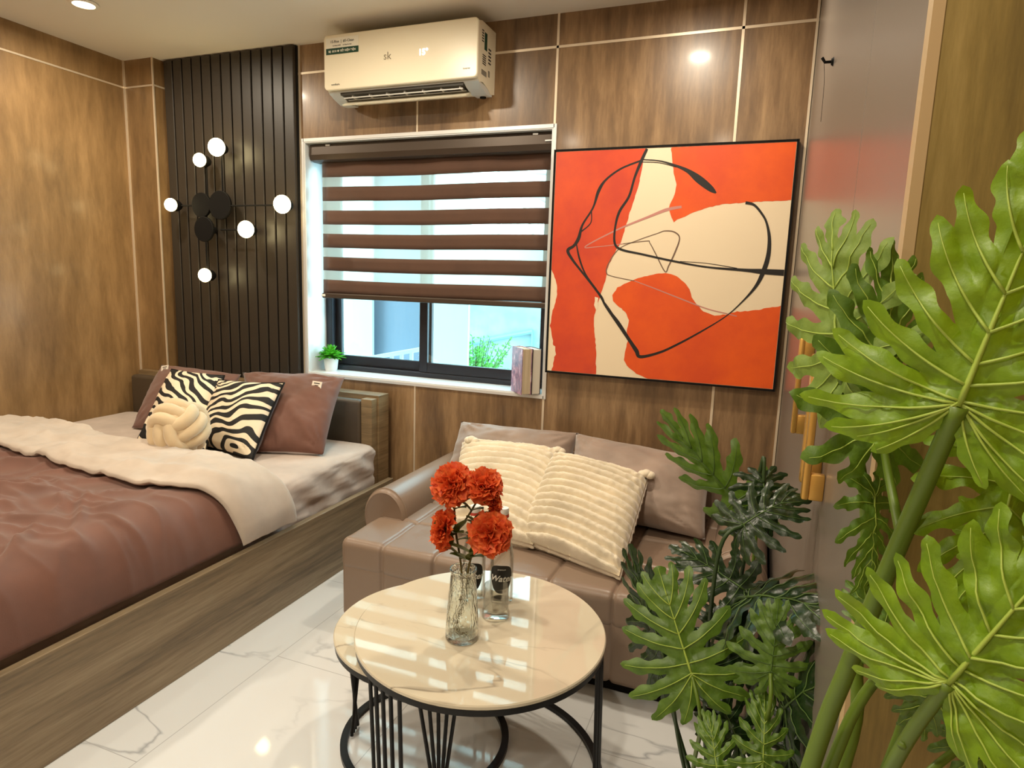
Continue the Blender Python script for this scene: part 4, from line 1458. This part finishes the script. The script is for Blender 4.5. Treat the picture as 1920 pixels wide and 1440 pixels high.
neck = vc + Vector((0.004, 0, 0.20))
heads1 = [((840, 902), -0.01, (-0.15, -0.75, 0.6), 0.054, 3), ((822, 992), -0.02, (-0.8, -0.5, 0.15), 0.050, 5), ((911, 903), 0.02, (0.35, -0.35, 0.75), 0.047, 4)]
heads2 = [((917, 1003), -0.03, (0.2, -0.95, 0.2), 0.054, 6), ((932, 942), 0.03, (0.8, 0.2, 0.3), 0.028, 7)]
for hi, (heads, bottom, lab) in enumerate(((heads1, Vector((0.012, -0.01, 0.02)), 'branched stem of orange carnations in the vase, with the two highest blooms'),
                                           (heads2, Vector((-0.02, 0.0, 0.035)), 'branched stem of orange carnations in the vase, with the low bloom over the bottles'))):
    spray = thing('flower_spray', lab, 'flowers', tuple(vc + Vector((0, 0, 0.02))), 'orange artificial carnations')
    st = MB(); lf = MB()
    b0 = vc + bottom
    nk = neck + Vector((0.010 * (hi * 2 - 1), 0, 0))
    fork = fl3(855 if hi == 0 else 885, 1000 if hi == 0 else 1040, 0.0)
    if hi == 0:
        st.tube(catmull([tuple(vc + Vector((0.018, 0.0, 0.018))), tuple(vc + Vector((-0.01, -0.01, 0.022))), tuple(vc + Vector((-0.022, 0, 0.05))), tuple(vc + Vector((-0.006, 0, 0.11))), tuple(nk), tuple(fork)], 6), 0.0030, 8)
    else:
        st.tube(catmull([tuple(b0), tuple(vc + Vector((0.0, 0.012, 0.10))), tuple(nk), tuple(fork)], 6), 0.0030, 8)
    for (xy, dy, ax, R_, sd_) in heads:
        h = fl3(*xy, dy); axv = Vector(ax).normalized()
        basep = h - axv * R_ * 0.55
        mid = fork.lerp(basep, 0.55) + Vector((0, 0, -0.008))
        st.tube(catmull([tuple(fork), tuple(mid), tuple(basep)], 6), 0.0027, 8)
        MB().sphere(basep, R_ * 0.2, 8, 0, (1, 1, 1.3)).build('calyx', M_fleaf, spray, True)
        carnation(basep + axv * R_ * 0.15, axv, R_, sd_).build('flower_head', M_pet, spray, True, fix=False)
        small_leaf(basep.lerp(mid, 0.2), (ax[0] * 0.5 + 0.5, -0.3, -0.5), 0.05, 0.016, lf)
        small_leaf(basep.lerp(mid, 0.35), (ax[0] * 0.5 - 0.6, -0.2, -0.1), 0.055, 0.017, lf)
        small_leaf(mid, (0.7 - hi, -0.4, 0.5), 0.06, 0.016, lf); small_leaf(mid, (-0.5, -0.3, 0.7), 0.06, 0.016, lf)
    small_leaf(fork, (-0.5, -0.4, 0.5), 0.07, 0.018, lf); small_leaf(fork.lerp(nk, 0.4), (-0.7, -0.4, 0.5), 0.06, 0.016, lf); small_leaf(fork.lerp(nk, 0.2), (0.7, -0.4, 0.5), 0.06, 0.016, lf); small_leaf(fork, (0.5, -0.3, 0.9), 0.07, 0.018, lf); small_leaf(nk + Vector((0, 0, 0.03)), (0.5 * (hi * 2 - 1), -0.4, 0.8), 0.07, 0.017, lf)
    st.build('stem', M_fstem, spray, True); lf.build('leaves', M_fleaf, spray, True, fix=False)

# water bottles and tumbler
M_lab = mat('black_label', (20, 20, 20), 0.5)
M_capw = mat('white_metal_cap', (228, 222, 214), 0.4)
M_capr = mat('red_cap_seal', (186, 60, 40), 0.5)
M_letw = mat('white_label_ink', (235, 235, 230), 0.6)


def bottle(c_, label, face):
    t_ = thing('water_bottle', label, 'bottle', tuple(c_), 'glass water bottles')
    R_ = 0.0365
    ou_ = [(0, 0), (R_ - 0.004, 0), (R_, 0.005), (R_, 0.147), (R_ - 0.003, 0.165), (0.024, 0.207), (0.0165, 0.237), (0.014, 0.281), (0.014, 0.275), (0.016, 0.277), (0.016, 0.284)]
    in_ = [(0.0115, 0.284), (0.0115, 0.281), (0.0140, 0.237), (0.0215, 0.207), (R_ - 0.006, 0.165), (R_ - 0.003, 0.147), (R_ - 0.003, 0.009), (0, 0.008)]
    MB().lathe(ou_ + in_, tuple(c_), 48).build('bottle_body', M_glass, t_, True, angle=60)
    cap = MB().lathe([(0, 0.281), (0.0155, 0.281), (0.0165, 0.284), (0.0165, 0.298), (0.015, 0.301), (0, 0.301)], tuple(c_), 32).build('cap', M_capw, t_, angle=40)
    MB().lathe([(0.0162, 0.273), (0.0172, 0.273), (0.0172, 0.2815), (0.0162, 0.2815)], tuple(c_), 32).build('seal', M_capr, cap)
    # wrapped label: rounded shape
    Rl = R_ + 0.0006
    def wr(x, y, ex=0.0):
        w = face + x / Rl
        return Vector((c_[0] + (Rl + ex) * math.cos(w), c_[1] + (Rl + ex) * math.sin(w), c_[2] + 0.085 + y))
    s = MB(); vs = []; nr, na = 6, 40
    for i in range(nr + 1):
        for k in range(na):
            w = 2 * PI * k / na
            e = (abs(math.cos(w)) ** 3 + abs(math.sin(w)) ** 3) ** (-1 / 3)
            r0 = i / nr
            yy = 0.045 * e * math.sin(w) * r0; xx = (0.036 + 0.004 * math.sin(w)) * e * math.cos(w) * r0 * (1 - 0.25 * max(0, -math.sin(w)) * r0)
            vs.append(wr(xx, yy))
    fs = [(i * na + k, i * na + (k + 1) % na, (i + 1) * na + (k + 1) % na, (i + 1) * na + k) for i in range(nr) for k in range(na)]
    s.add(vs, fs)
    lb = s.build('label', M_lab, t_, True, fix=False)
    me = text_mesh('Water', 0.027, Matrix.Identity(4), extrude=0.0002, shear=0.35, offset=0.0004, wrap=lambda co: wr(co.x, co.y + 0.002, 0.0006 + co.z))
    link('lettering', me, M_letw, lb)
    me = text_mesh('premium', 0.007, Matrix.Identity(4), extrude=0.0002, wrap=lambda co: wr(co.x + 0.002, co.y + 0.032, 0.0006 + co.z))
    link('small_lettering', me, M_letw, lb)
    return t_


b1 = at(939, 1125, 2, Z1 + 0.0005)
b2 = at(887, 1120, 2, Z1 + 0.0005)
to_cam = math.atan2(-b1.y, -b1.x)
bottle(b1, 'clear glass water bottle with black label behind the small tumbler', to_cam - 0.05)
bottle(b2, 'clear glass water bottle with black label mostly hidden behind the vase', math.atan2(-b2.y, -b2.x) - 0.15)
gc = at(929, 1156, 2, Z1 + 0.0005)
tg = thing('tumbler', 'small clear glass tumbler beside the vase on the coffee table', 'glass', tuple(gc))
MB().lathe([(0, 0), (0.036, 0), (0.0415, 0.004), (0.0415, 0.018), (0.0375, 0.026), (0.0365, 0.099), (0.0358, 0.1005), (0.0350, 0.099), (0.0358, 0.030), (0.030, 0.024), (0, 0.022)], tuple(gc), 48).build('glass_body', M_glass, tg, True, angle=60)

# ------------------------------------------------------------------ wardrobe
wd = thing('wardrobe', 'tall wardrobe with glossy taupe doors, gold handles and oak side at right', 'wardrobe', (0.45, 1.95, 0))
DY = [(0.746, 1.172), (1.175, 3.196)]
MB().box((0.142, 0.745, 0), (0.755, 3.196, ZC - 0.002)).build('carcass', M_head, wd)
doors = []
for y0, y1 in DY:
    o = MB().box((0.121, y0, 0.02), (0.141, y1, ZC - 0.004), 0, 0.0012, seg=1).build('door', M_doorgrey, wd)
    doors.append(o)
MB().box((0.1305, 0.7215, 0), (0.755, 0.744, ZC - 0.002)).build('side_panel', M_side, wd)
MB().box((0.1205, 0.7205, 0), (0.1305, 0.7445, ZC - 0.002)).build('edge_strip', M_edge, wd)


def handle(y, z0, z1, par):
    s = MB()
    xd = 0.121
    # flat wide grip standing off the door on two posts
    s.box((xd - 0.034, y - 0.011, z0), (xd - 0.022, y + 0.011, z1), 0, 0.004)
    s.box((xd - 0.023, y - 0.008, z0 + 0.0), (xd, y + 0.008, z0 + 0.045), 0, 0.003)
    s.box((xd - 0.023, y - 0.008, z1 - 0.045), (xd, y + 0.008, z1), 0, 0.003)
    return s.build('handle', M_gold, par, angle=40)


handle(1.62, 1.12, 1.345, doors[1])
handle(1.208, 1.118, 1.345, doors[1])
handle(1.14, 1.108, 1.345, doors[0])
hk = at(1556, 116, 0, 0.112)
hook = thing('wall_hook', 'small black hook with thread stuck high on the taupe wardrobe door', 'hook', (0.121, hk.y, hk.z))
MB().tube([(0.121, hk.y, hk.z), (0.100, hk.y, hk.z), (0.092, hk.y, hk.z + 0.012)], 0.004, 8).build('peg', M_black, hook)
MB().lathe([(0, 0), (0.012, 0), (0.008, 0.006), (0, 0.006)], (0.121, hk.y, hk.z), 16, 0, Matrix.Rotation(-PI / 2, 3, 'Y')).build('plate', M_black, hook)
MB().tube(catmull([(0.098, hk.y, hk.z - 0.002), (0.104, hk.y + 0.01, hk.z - 0.05), (0.108, hk.y + 0.06, hk.z - 0.14)], 6), 0.0006, 5).build('thread', M_black, hook)


# ------------------------------------------------------------------ split-leaf plants
def lobe_poly(o, ang, L_, w, wb, seed, curve=0.15, n_=26):
    """outline of one lobe: o origin, ang from +y clockwise"""
    rr = random.Random(seed)
    ph1, ph2 = rr.uniform(0, 6), rr.uniform(0, 6)
    def cen(s_):
        a = ang - curve * s_
        return Vector((o[0] + math.sin(a) * L_ * s_, o[1] + math.cos(a) * L_ * s_)), Vector((math.sin(a), math.cos(a)))
    def wd_(s_, ph):
        base = wb * min(1, max(0, 1 - s_ / 0.66) * 1.3)
        body = w * (0.55 + 0.45 * math.sin(PI * min(1, max(0, (s_ - 0.12) / 0.88)) ** 0.9)) * (1 if s_ < 0.86 else math.sqrt(max(0, 1 - ((s_ - 0.86) / 0.14) ** 2)))
        sc_ = 1 + 0.24 * math.sin(s_ * 17 + ph) * min(1, max(0, (s_ - 0.35) * 5)) * (1 if s_ < .92 else 0.4)
        return max(base, body * sc_)
    Lp, Rp = [], []
    for k in range(n_ + 1):
        s_ = k / n_
        c_, d = cen(s_)
        nx = Vector((d.y, -d.x))
        Rp.append(c_ + nx * wd_(s_, ph1)); Lp.append(c_ - nx * wd_(s_, ph2))
    poly = Rp + Lp[::-1][1:]
    vein = [cen(k / 10 * 0.93)[0] for k in range(11)]
    return poly, vein


def leaf_data(lobes, tip, seed, pleat=0.10, side=0.25, droop=0.25, step=0.05, ripple=0.02):
    """unit leaf (midrib length 1, base at 0,0, tip toward +y). Returns verts3, faces, veins3"""
    polys, veins = [], []
    sd = seed * 100
    mp, mv = lobe_poly((0, 0.78), 0.0, tip[0], tip[1], tip[1], sd, 0)
    polys.append(mp); veins.append(mv)
    ml = [Vector((-0.05, -0.02)), Vector((0.05, -0.02)), Vector((0.05, 0.85)), Vector((-0.05, 0.85))]
    polys.append(ml)
    for s_ in (1, -1):
        for k, (t_, a, L_, w, wb) in enumerate(lobes):
            sd += 1
            rr = random.Random(sd)
            aa_ = math.radians(a + rr.uniform(-4, 4)) * s_
            p, v = lobe_poly((0.0, t_), aa_, L_ * rr.uniform(0.93, 1.06), w, wb, sd, 0.22 * s_)
            polys.append(p); veins.append(v)
    verts, faces = [], []
    for p in polys:
        k = len(verts)
        verts += [Vector((q[0], q[1])) for q in p]
        faces.append(list(range(k, k + len(p))))
    xs = [v.x for v in verts]; ys = [v.y for v in verts]
    rr = random.Random(seed)
    y = min(ys)
    row = 0
    while y < max(ys):
        x = min(xs) + (step / 2 if row % 2 else 0)
        while x < max(xs):
            verts.append(Vector((x + rr.uniform(-.1, .1) * step, y + rr.uniform(-.1, .1) * step))); x += step
        y += step * 0.87; row += 1
    res = geometry.delaunay_2d_cdt(verts, [], faces, 1, 1e-5)
    v2, f2 = res[0], res[2]
    used = sorted({i for f_ in f2 for i in f_}); mp_ = {i: k for k, i in enumerate(used)}
    v2 = [v2[i] for i in used]; f2 = [tuple(mp_[i] for i in f_) for f_ in f2]
    mid = [Vector((0, k / 10)) for k in range(0, 9)]
    segs = []
    for v in veins: segs += [(v[i], v[i + 1]) for i in range(0, len(v) - 1, 2) if i + 1 < len(v)]
    vpts = [p for v in veins for p in v]
    def bend(x, y, off=0.0):
        dmin = min((math.hypot(p.x - x, p.y - y) for p in vpts)) if off == 0.0 else 0.0
        dmin = min(dmin, 0.12, abs(x) if 0 < y < 0.9 else 9)
        z = -pleat * dmin * 2.0
        r2 = x * x
        z -= side * r2 * 1.2
        z -= droop * (max(0, y) ** 2)
        if y < 0: z -= droop * 0.9 * y * y * 2
        z += ripple * noise.noise(Vector((x * 9, y * 9, seed)))
        return Vector((x, y, z + off))
    v3 = [bend(p.x, p.y) for p in v2]
    vn = [[bend(p.x, p.y, 0.002) for p in v] for v in veins + [mid]]
    return v3, f2, vn


LOB_C = [(0.02, 160, 0.34, 0.034, 0.05), (0.02, 146, 0.42, 0.040, 0.06), (0.01, 131, 0.50, 0.044, 0.06), (0.01, 116, 0.55, 0.046, 0.06), (0.01, 101, 0.56, 0.048, 0.06),
         (0.02, 86, 0.54, 0.048, 0.06), (0.08, 73, 0.50, 0.050, 0.065), (0.16, 62, 0.50, 0.050, 0.07), (0.28, 54, 0.47, 0.050, 0.07), (0.42, 48, 0.42, 0.048, 0.07), (0.57, 42, 0.35, 0.045, 0.07), (0.71, 34, 0.30, 0.04, 0.06)]
LOB_A = [(0.02, 168, 0.46, 0.060, 0.09), (0.02, 140, 0.56, 0.072, 0.12), (0.03, 114, 0.62, 0.076, 0.13), (0.12, 92, 0.62, 0.076, 0.12), (0.26, 72, 0.60, 0.072, 0.11),
         (0.40, 53, 0.60, 0.062, 0.09), (0.54, 42, 0.52, 0.056, 0.08), (0.68, 32, 0.42, 0.050, 0.07)]
LOB_B = [(0.0, 158, 0.42, 0.070, 0.10), (0.02, 128, 0.54, 0.075, 0.11), (0.08, 100, 0.58, 0.075, 0.11), (0.22, 78, 0.58, 0.072, 0.10), (0.37, 62, 0.55, 0.068, 0.10),
         (0.52, 48, 0.48, 0.060, 0.09), (0.66, 38, 0.40, 0.05, 0.08)]
LEAVES = {}


def leaf_mesh(kind, m_, mv_, bendv, seed):
    key = (kind, m_.name, bendv, seed)
    if key not in LEAVES:
        pl_, si, dr, rp = bendv
        v3, f2, vn = leaf_data({'A': LOB_A, 'B': LOB_B, 'C': LOB_C}[kind], (0.30, 0.07), seed, pl_, si, dr, 0.05, rp)
        s = MB(); s.add(v3, f2); me = s.mesh('leaf', fix=False); me.materials.append(m_)
        me.polygons.foreach_set('use_smooth', [True] * len(me.polygons))
        s = MB()
        for i, v in enumerate(vn):
            n_ = len(v); r0 = 0.012 if i == len(vn) - 1 else 0.0065
            s.tube(v, [r0 * (1 - 0.8 * k / (n_ - 1)) for k in range(n_)], 6)
        mv = s.mesh('vein', fix=False); mv.materials.append(mv_)
        mv.polygons.foreach_set('use_smooth', [True] * len(mv.polygons))
        LEAVES[key] = (me, mv)
    return LEAVES[key]


def put_leaf(plant, base, tip, facing, kind='A', m_=None, mv_=None, bendv=(0.10, 0.25, 0.2, 0.03), seed=1, width=1.0):
    """facing: direction the upper face looks to"""
    me, mv = leaf_mesh(kind, m_, mv_, bendv, seed)
    base, tip = Vector(base), Vector(tip)
    y = (tip - base); L_ = y.length / 1.08; y.normalize()
    z = Vector(facing); z = (z - y * z.dot(y)).normalized()
    x = y.cross(z)
    M = Matrix.Identity(4)
    for i in range(3):
        M[i][0] = x[i] * L_ * width; M[i][1] = y[i] * L_; M[i][2] = z[i] * L_; M[i][3] = base[i]
    o = bpy.data.objects.new('leaf', me); COL.objects.link(o)
    o.parent = plant
    o.matrix_parent_inverse = Matrix.Translation(-plant.location)
    o.matrix_basis = M
    w = bpy.data.objects.new('vein', mv); COL.objects.link(w); w.parent = o
    return o


def toward(p, dx=0, dy=0, dz=0):
    return (EYE - Vector(p)).normalized() + Vector((dx, dy, dz))


def stalk(plant, pts, r0, r1, m_):
    c_ = catmull([tuple(p) for p in pts], 8)
    n_ = len(c_)
    return MB().tube(c_, [r0 + (r1 - r0) * k / (n_ - 1) for k in range(n_)], 10).build('stem', m_, plant, True)


def planter(name, c_, r_, h, plant):
    o = MB().lathe([(0, 0), (r_ * 0.75, 0), (r_ * 0.8, 0.01), (r_, h - 0.01), (r_, h), (r_ - 0.012, h), (r_ - 0.02, h - 0.03), (0, h - 0.03)], (c_[0], c_[1], 0), 48).build('pot', M_potw, plant, angle=40)
    MB().lathe([(0, h - 0.028), (r_ - 0.02, h - 0.028)], (c_[0], c_[1], 0), 32).build('soil', M_soil, o)


# large bright plant at the right, close to the viewer
P = thing('split_leaf_philodendron', 'large bright yellow green split leaf plant in the right foreground', 'plant', (-0.02, 0.60, 0))
planter('p', (-0.02, 0.60), 0.125, 0.42, P)
root = Vector((-0.02, 0.60, 0.40))


def A(px, py, y): return at(px, py, 1, y)


big = (0.22, 0.10, 0.05, 0.05)
bA = A(1797, 762, 0.50)
put_leaf(P, bA, A(2040, 178, 0.50), toward(bA, 0, 0, 0.0), 'C', M_leaf_big, M_vein_l, big, 1, 1.0)
bB = A(1778, 1282, 0.47)
put_leaf(P, bB, A(2130, 880, 0.45), toward(bB, 0.0, 0, 0.1), 'C', M_leaf_big, M_vein_l, big, 2, 1.0)
bC = A(1575, 690, 0.62)
put_leaf(P, bC, A(1540, 385, 0.66), toward(bC, -0.9, 0.0, 0.2), 'B', M_leaf_pale, M_vein_l, (0.1, 0.3, 0.1, 0.05), 3, 0.9)
bD = A(1650, 800, 0.60)
put_leaf(P, bD, A(1700, 440, 0.62), toward(bD, 0.7, 0, 0.2), 'B', M_leaf_mid, M_vein_l, (0.1, 0.3, 0.1, 0.05), 4, 0.8)
bE = A(1905, 880, 0.55)
put_leaf(P, bE, A(1840, 1180, 0.50), toward(bE, 0.4, 0, 0.3), 'A', M_leaf_big, M_vein_l, (0.14, 0.2, 0.2, 0.05), 5, 0.9)
bF = A(1640, 930, 0.63)
put_leaf(P, bF, A(1650, 1130, 0.60), toward(bF, 0.9, 0, 0.4), 'B', M_leaf_mid, M_vein_l, (0.12, 0.3, 0.2, 0.05), 6, 0.7)
bG = A(1690, 1230, 0.60)
put_leaf(P, bG, A(1600, 1080, 0.63), toward(bG, 0.3, 0, 0.9), 'B', M_leaf_mid, M_vein_l, (0.12, 0.3, 0.2, 0.05), 7, 0.8)
bH = A(1780, 1260, 0.56)
put_leaf(P, bH, A(1700, 1400, 0.56), toward(bH, 0.3, 0, 0.2), 'B', M_leaf_mid, M_vein_l, (0.12, 0.3, 0.2, 0.05), 8, 0.9)
bI = A(1830, 1380, 0.60)
put_leaf(P, bI, A(1880, 1560, 0.58), toward(bI, 0, 0, 0.2), 'A', M_leaf_mid, M_vein_l, (0.12, 0.3, 0.2, 0.05), 9, 0.9)
bJ = A(1905, 1010, 0.62)
put_leaf(P, bJ, A(1960, 800, 0.64), toward(bJ, 0, 0, 0.2), 'A', M_leaf_big, M_vein_l, (0.12, 0.3, 0.2, 0.05), 10, 0.9)
RT = [root + Vector((0.012 * math.cos(k * 1.3), 0.012 * math.sin(k * 1.3), 0)) for k in range(6)]
stalk(P, [RT[0], A(1500, 1500, 0.59), A(1590, 1250, 0.57), A(1690, 1010, 0.54), bA], 0.0085, 0.006, M_stem)
stalk(P, [RT[1], A(1560, 1500, 0.62), A(1608, 1230, 0.64), A(1622, 950, 0.65), bC], 0.0070, 0.004, M_stem)
stalk(P, [RT[2], A(1520, 1530, 0.60), A(1610, 1320, 0.60), bG], 0.0065, 0.004, M_stem)
stalk(P, [RT[3], A(1580, 1620, 0.55), A(1690, 1405, 0.50), bB], 0.0065, 0.0045, M_stem)
stalk(P, [RT[4], A(1620, 1540, 0.62), A(1730, 1250, 0.62), A(1850, 1000, 0.60), bE], 0.006, 0.004, M_stem)
stalk(P, [A(1690, 1010, 0.545), A(1668, 900, 0.58), bD], 0.004, 0.003, M_stem)
stalk(P, [A(1622, 950, 0.65), A(1632, 935, 0.64), bF], 0.003, 0.003, M_stem)
stalk(P, [A(1690, 1400, 0.492), A(1740, 1320, 0.53), bH], 0.003, 0.003, M_stem)
stalk(P, [A(1640, 1560, 0.505), A(1740, 1450, 0.57), bI], 0.004, 0.003, M_stem)
stalk(P, [A(1730, 1250, 0.62), A(1830, 1110, 0.62), bJ], 0.004, 0.003, M_stem)

# darker plant further back, between the sofa and the wardrobe
Q = thing('split_leaf_philodendron', 'dark green split leaf plant standing in front of the sofa right end', 'plant', (-0.02, 1.36, 0))
planter('q', (-0.02, 1.36), 0.13, 0.26, Q)
rq = Vector((-0.02, 1.36, 0.25))
LV = [
    # base, y, tip, y, facing offset, kind, material, vein, bend, seed, width
    ((1298, 1268), 1.05, (1232, 1062), 1.10, (-0.1, 0, 0.1), 'A', M_leaf_mid, M_vein_l, (0.2, 0.2, 0.1, 0.03), 11, 1.15),
    ((1392, 985), 1.12, (1500, 905), 1.15, (0.3, 0.2, 1.0), 'A', M_leaf_dark, M_vein_d, (0.2, 0.3, 0.4, 0.03), 12, 1.1),
    ((1390, 950), 1.35, (1236, 778), 1.30, (-0.9, 0.3, 0.6), 'B', M_leaf_mid, M_vein_d, (0.2, 0.3, 0.1, 0.03), 13, 0.6),
    ((1398, 1108), 1.20, (1258, 1005), 1.25, (0.2, 0, 0.8), 'B', M_leaf_dark, M_vein_d, (0.15, 0.3, 0.2, 0.03), 14, 1.0),
    ((1400, 1120), 1.15, (1550, 1090), 0.98, (0.0, 0, 0.9), 'B', M_leaf_dark, M_vein_d, (0.15, 0.3, 0.3, 0.03), 15, 0.9),
    ((1445, 1262), 1.0, (1462, 1130), 1.02, (0.1, 0, 0.2), 'A', M_leaf_mid, M_vein_d, (0.15, 0.2, 0.2, 0.04), 16, 1.1),
    ((1240, 1210), 1.20, (1168, 1028), 1.20, (-0.9, 0, 0.3), 'B', M_leaf_dark, M_vein_d, (0.15, 0.3, 0.1, 0.04), 17, 0.7),
    ((1225, 1160), 1.30, (1235, 1335), 1.25, (-0.5, 0, 0.3), 'B', M_leaf_dark, M_vein_d, (0.15, 0.3, 0.2, 0.04), 18, 0.8),
    ((1345, 1450), 0.95, (1330, 1330), 1.0, (0.1, 0, 0.2), 'A', M_leaf_mid, M_vein_l, (0.2, 0.2, 0.2, 0.05), 19, 0.9),
    ((1430, 1430), 0.95, (1440, 1290), 1.0, (0.3, 0, 0.3), 'A', M_leaf_mid, M_vein_l, (0.2, 0.2, 0.2, 0.05), 20, 0.8),
    ((1470, 1330), 1.02, (1550, 1230), 0.92, (0.1, 0, 0.7), 'A', M_leaf_dark, M_vein_d, (0.15, 0.3, 0.3, 0.03), 21, 0.9),
    ((1400, 1240), 1.22, (1330, 1130), 1.25, (0, 0, 0.5), 'A', M_leaf_dark, M_vein_d, (0.15, 0.3, 0.3, 0.03), 22, 1.0),
    ((1380, 1380), 1.10, (1330, 1260), 1.15, (0, 0, 0.5), 'A', M_leaf_dark, M_vein_d, (0.15, 0.3, 0.3, 0.03), 23, 1.0),
    ((1480, 1420), 1.05, (1490, 1290), 1.1, (0, 0, 0.5), 'A', M_leaf_dark, M_vein_d, (0.15, 0.3, 0.3, 0.03), 24, 1.0),
    ((1432, 905), 1.22, (1440, 1010), 1.18, (0.2, 0.0, 0.9), 'B', M_leaf_dark, M_vein_d, (0.2, 0.3, 0.3, 0.03), 25, 1.1),
]
for (bp_, by, tp_, ty, fo, kind, m_, mv_, bv, sd_, wd_) in LV:
    bb = A(bp_[0], bp_[1], by); tt = A(tp_[0], tp_[1], ty)
    put_leaf(Q, bb, tt, toward(bb, *fo), kind, m_, mv_, bv, sd_, wd_)
    dirn = (bb - tt).normalized()
    ctl = bb + dirn * 0.05 + Vector((0, 0, -0.03))
    low = rq.lerp(ctl, 0.45) + Vector((0.02 * math.sin(sd_), 0, 0.02))
    stalk(Q, [rq + Vector((0.02 * math.cos(sd_), 0.02 * math.sin(sd_), 0)), low, ctl, bb], 0.005, 0.003, M_stem_d if m_ is M_leaf_dark else M_stem)
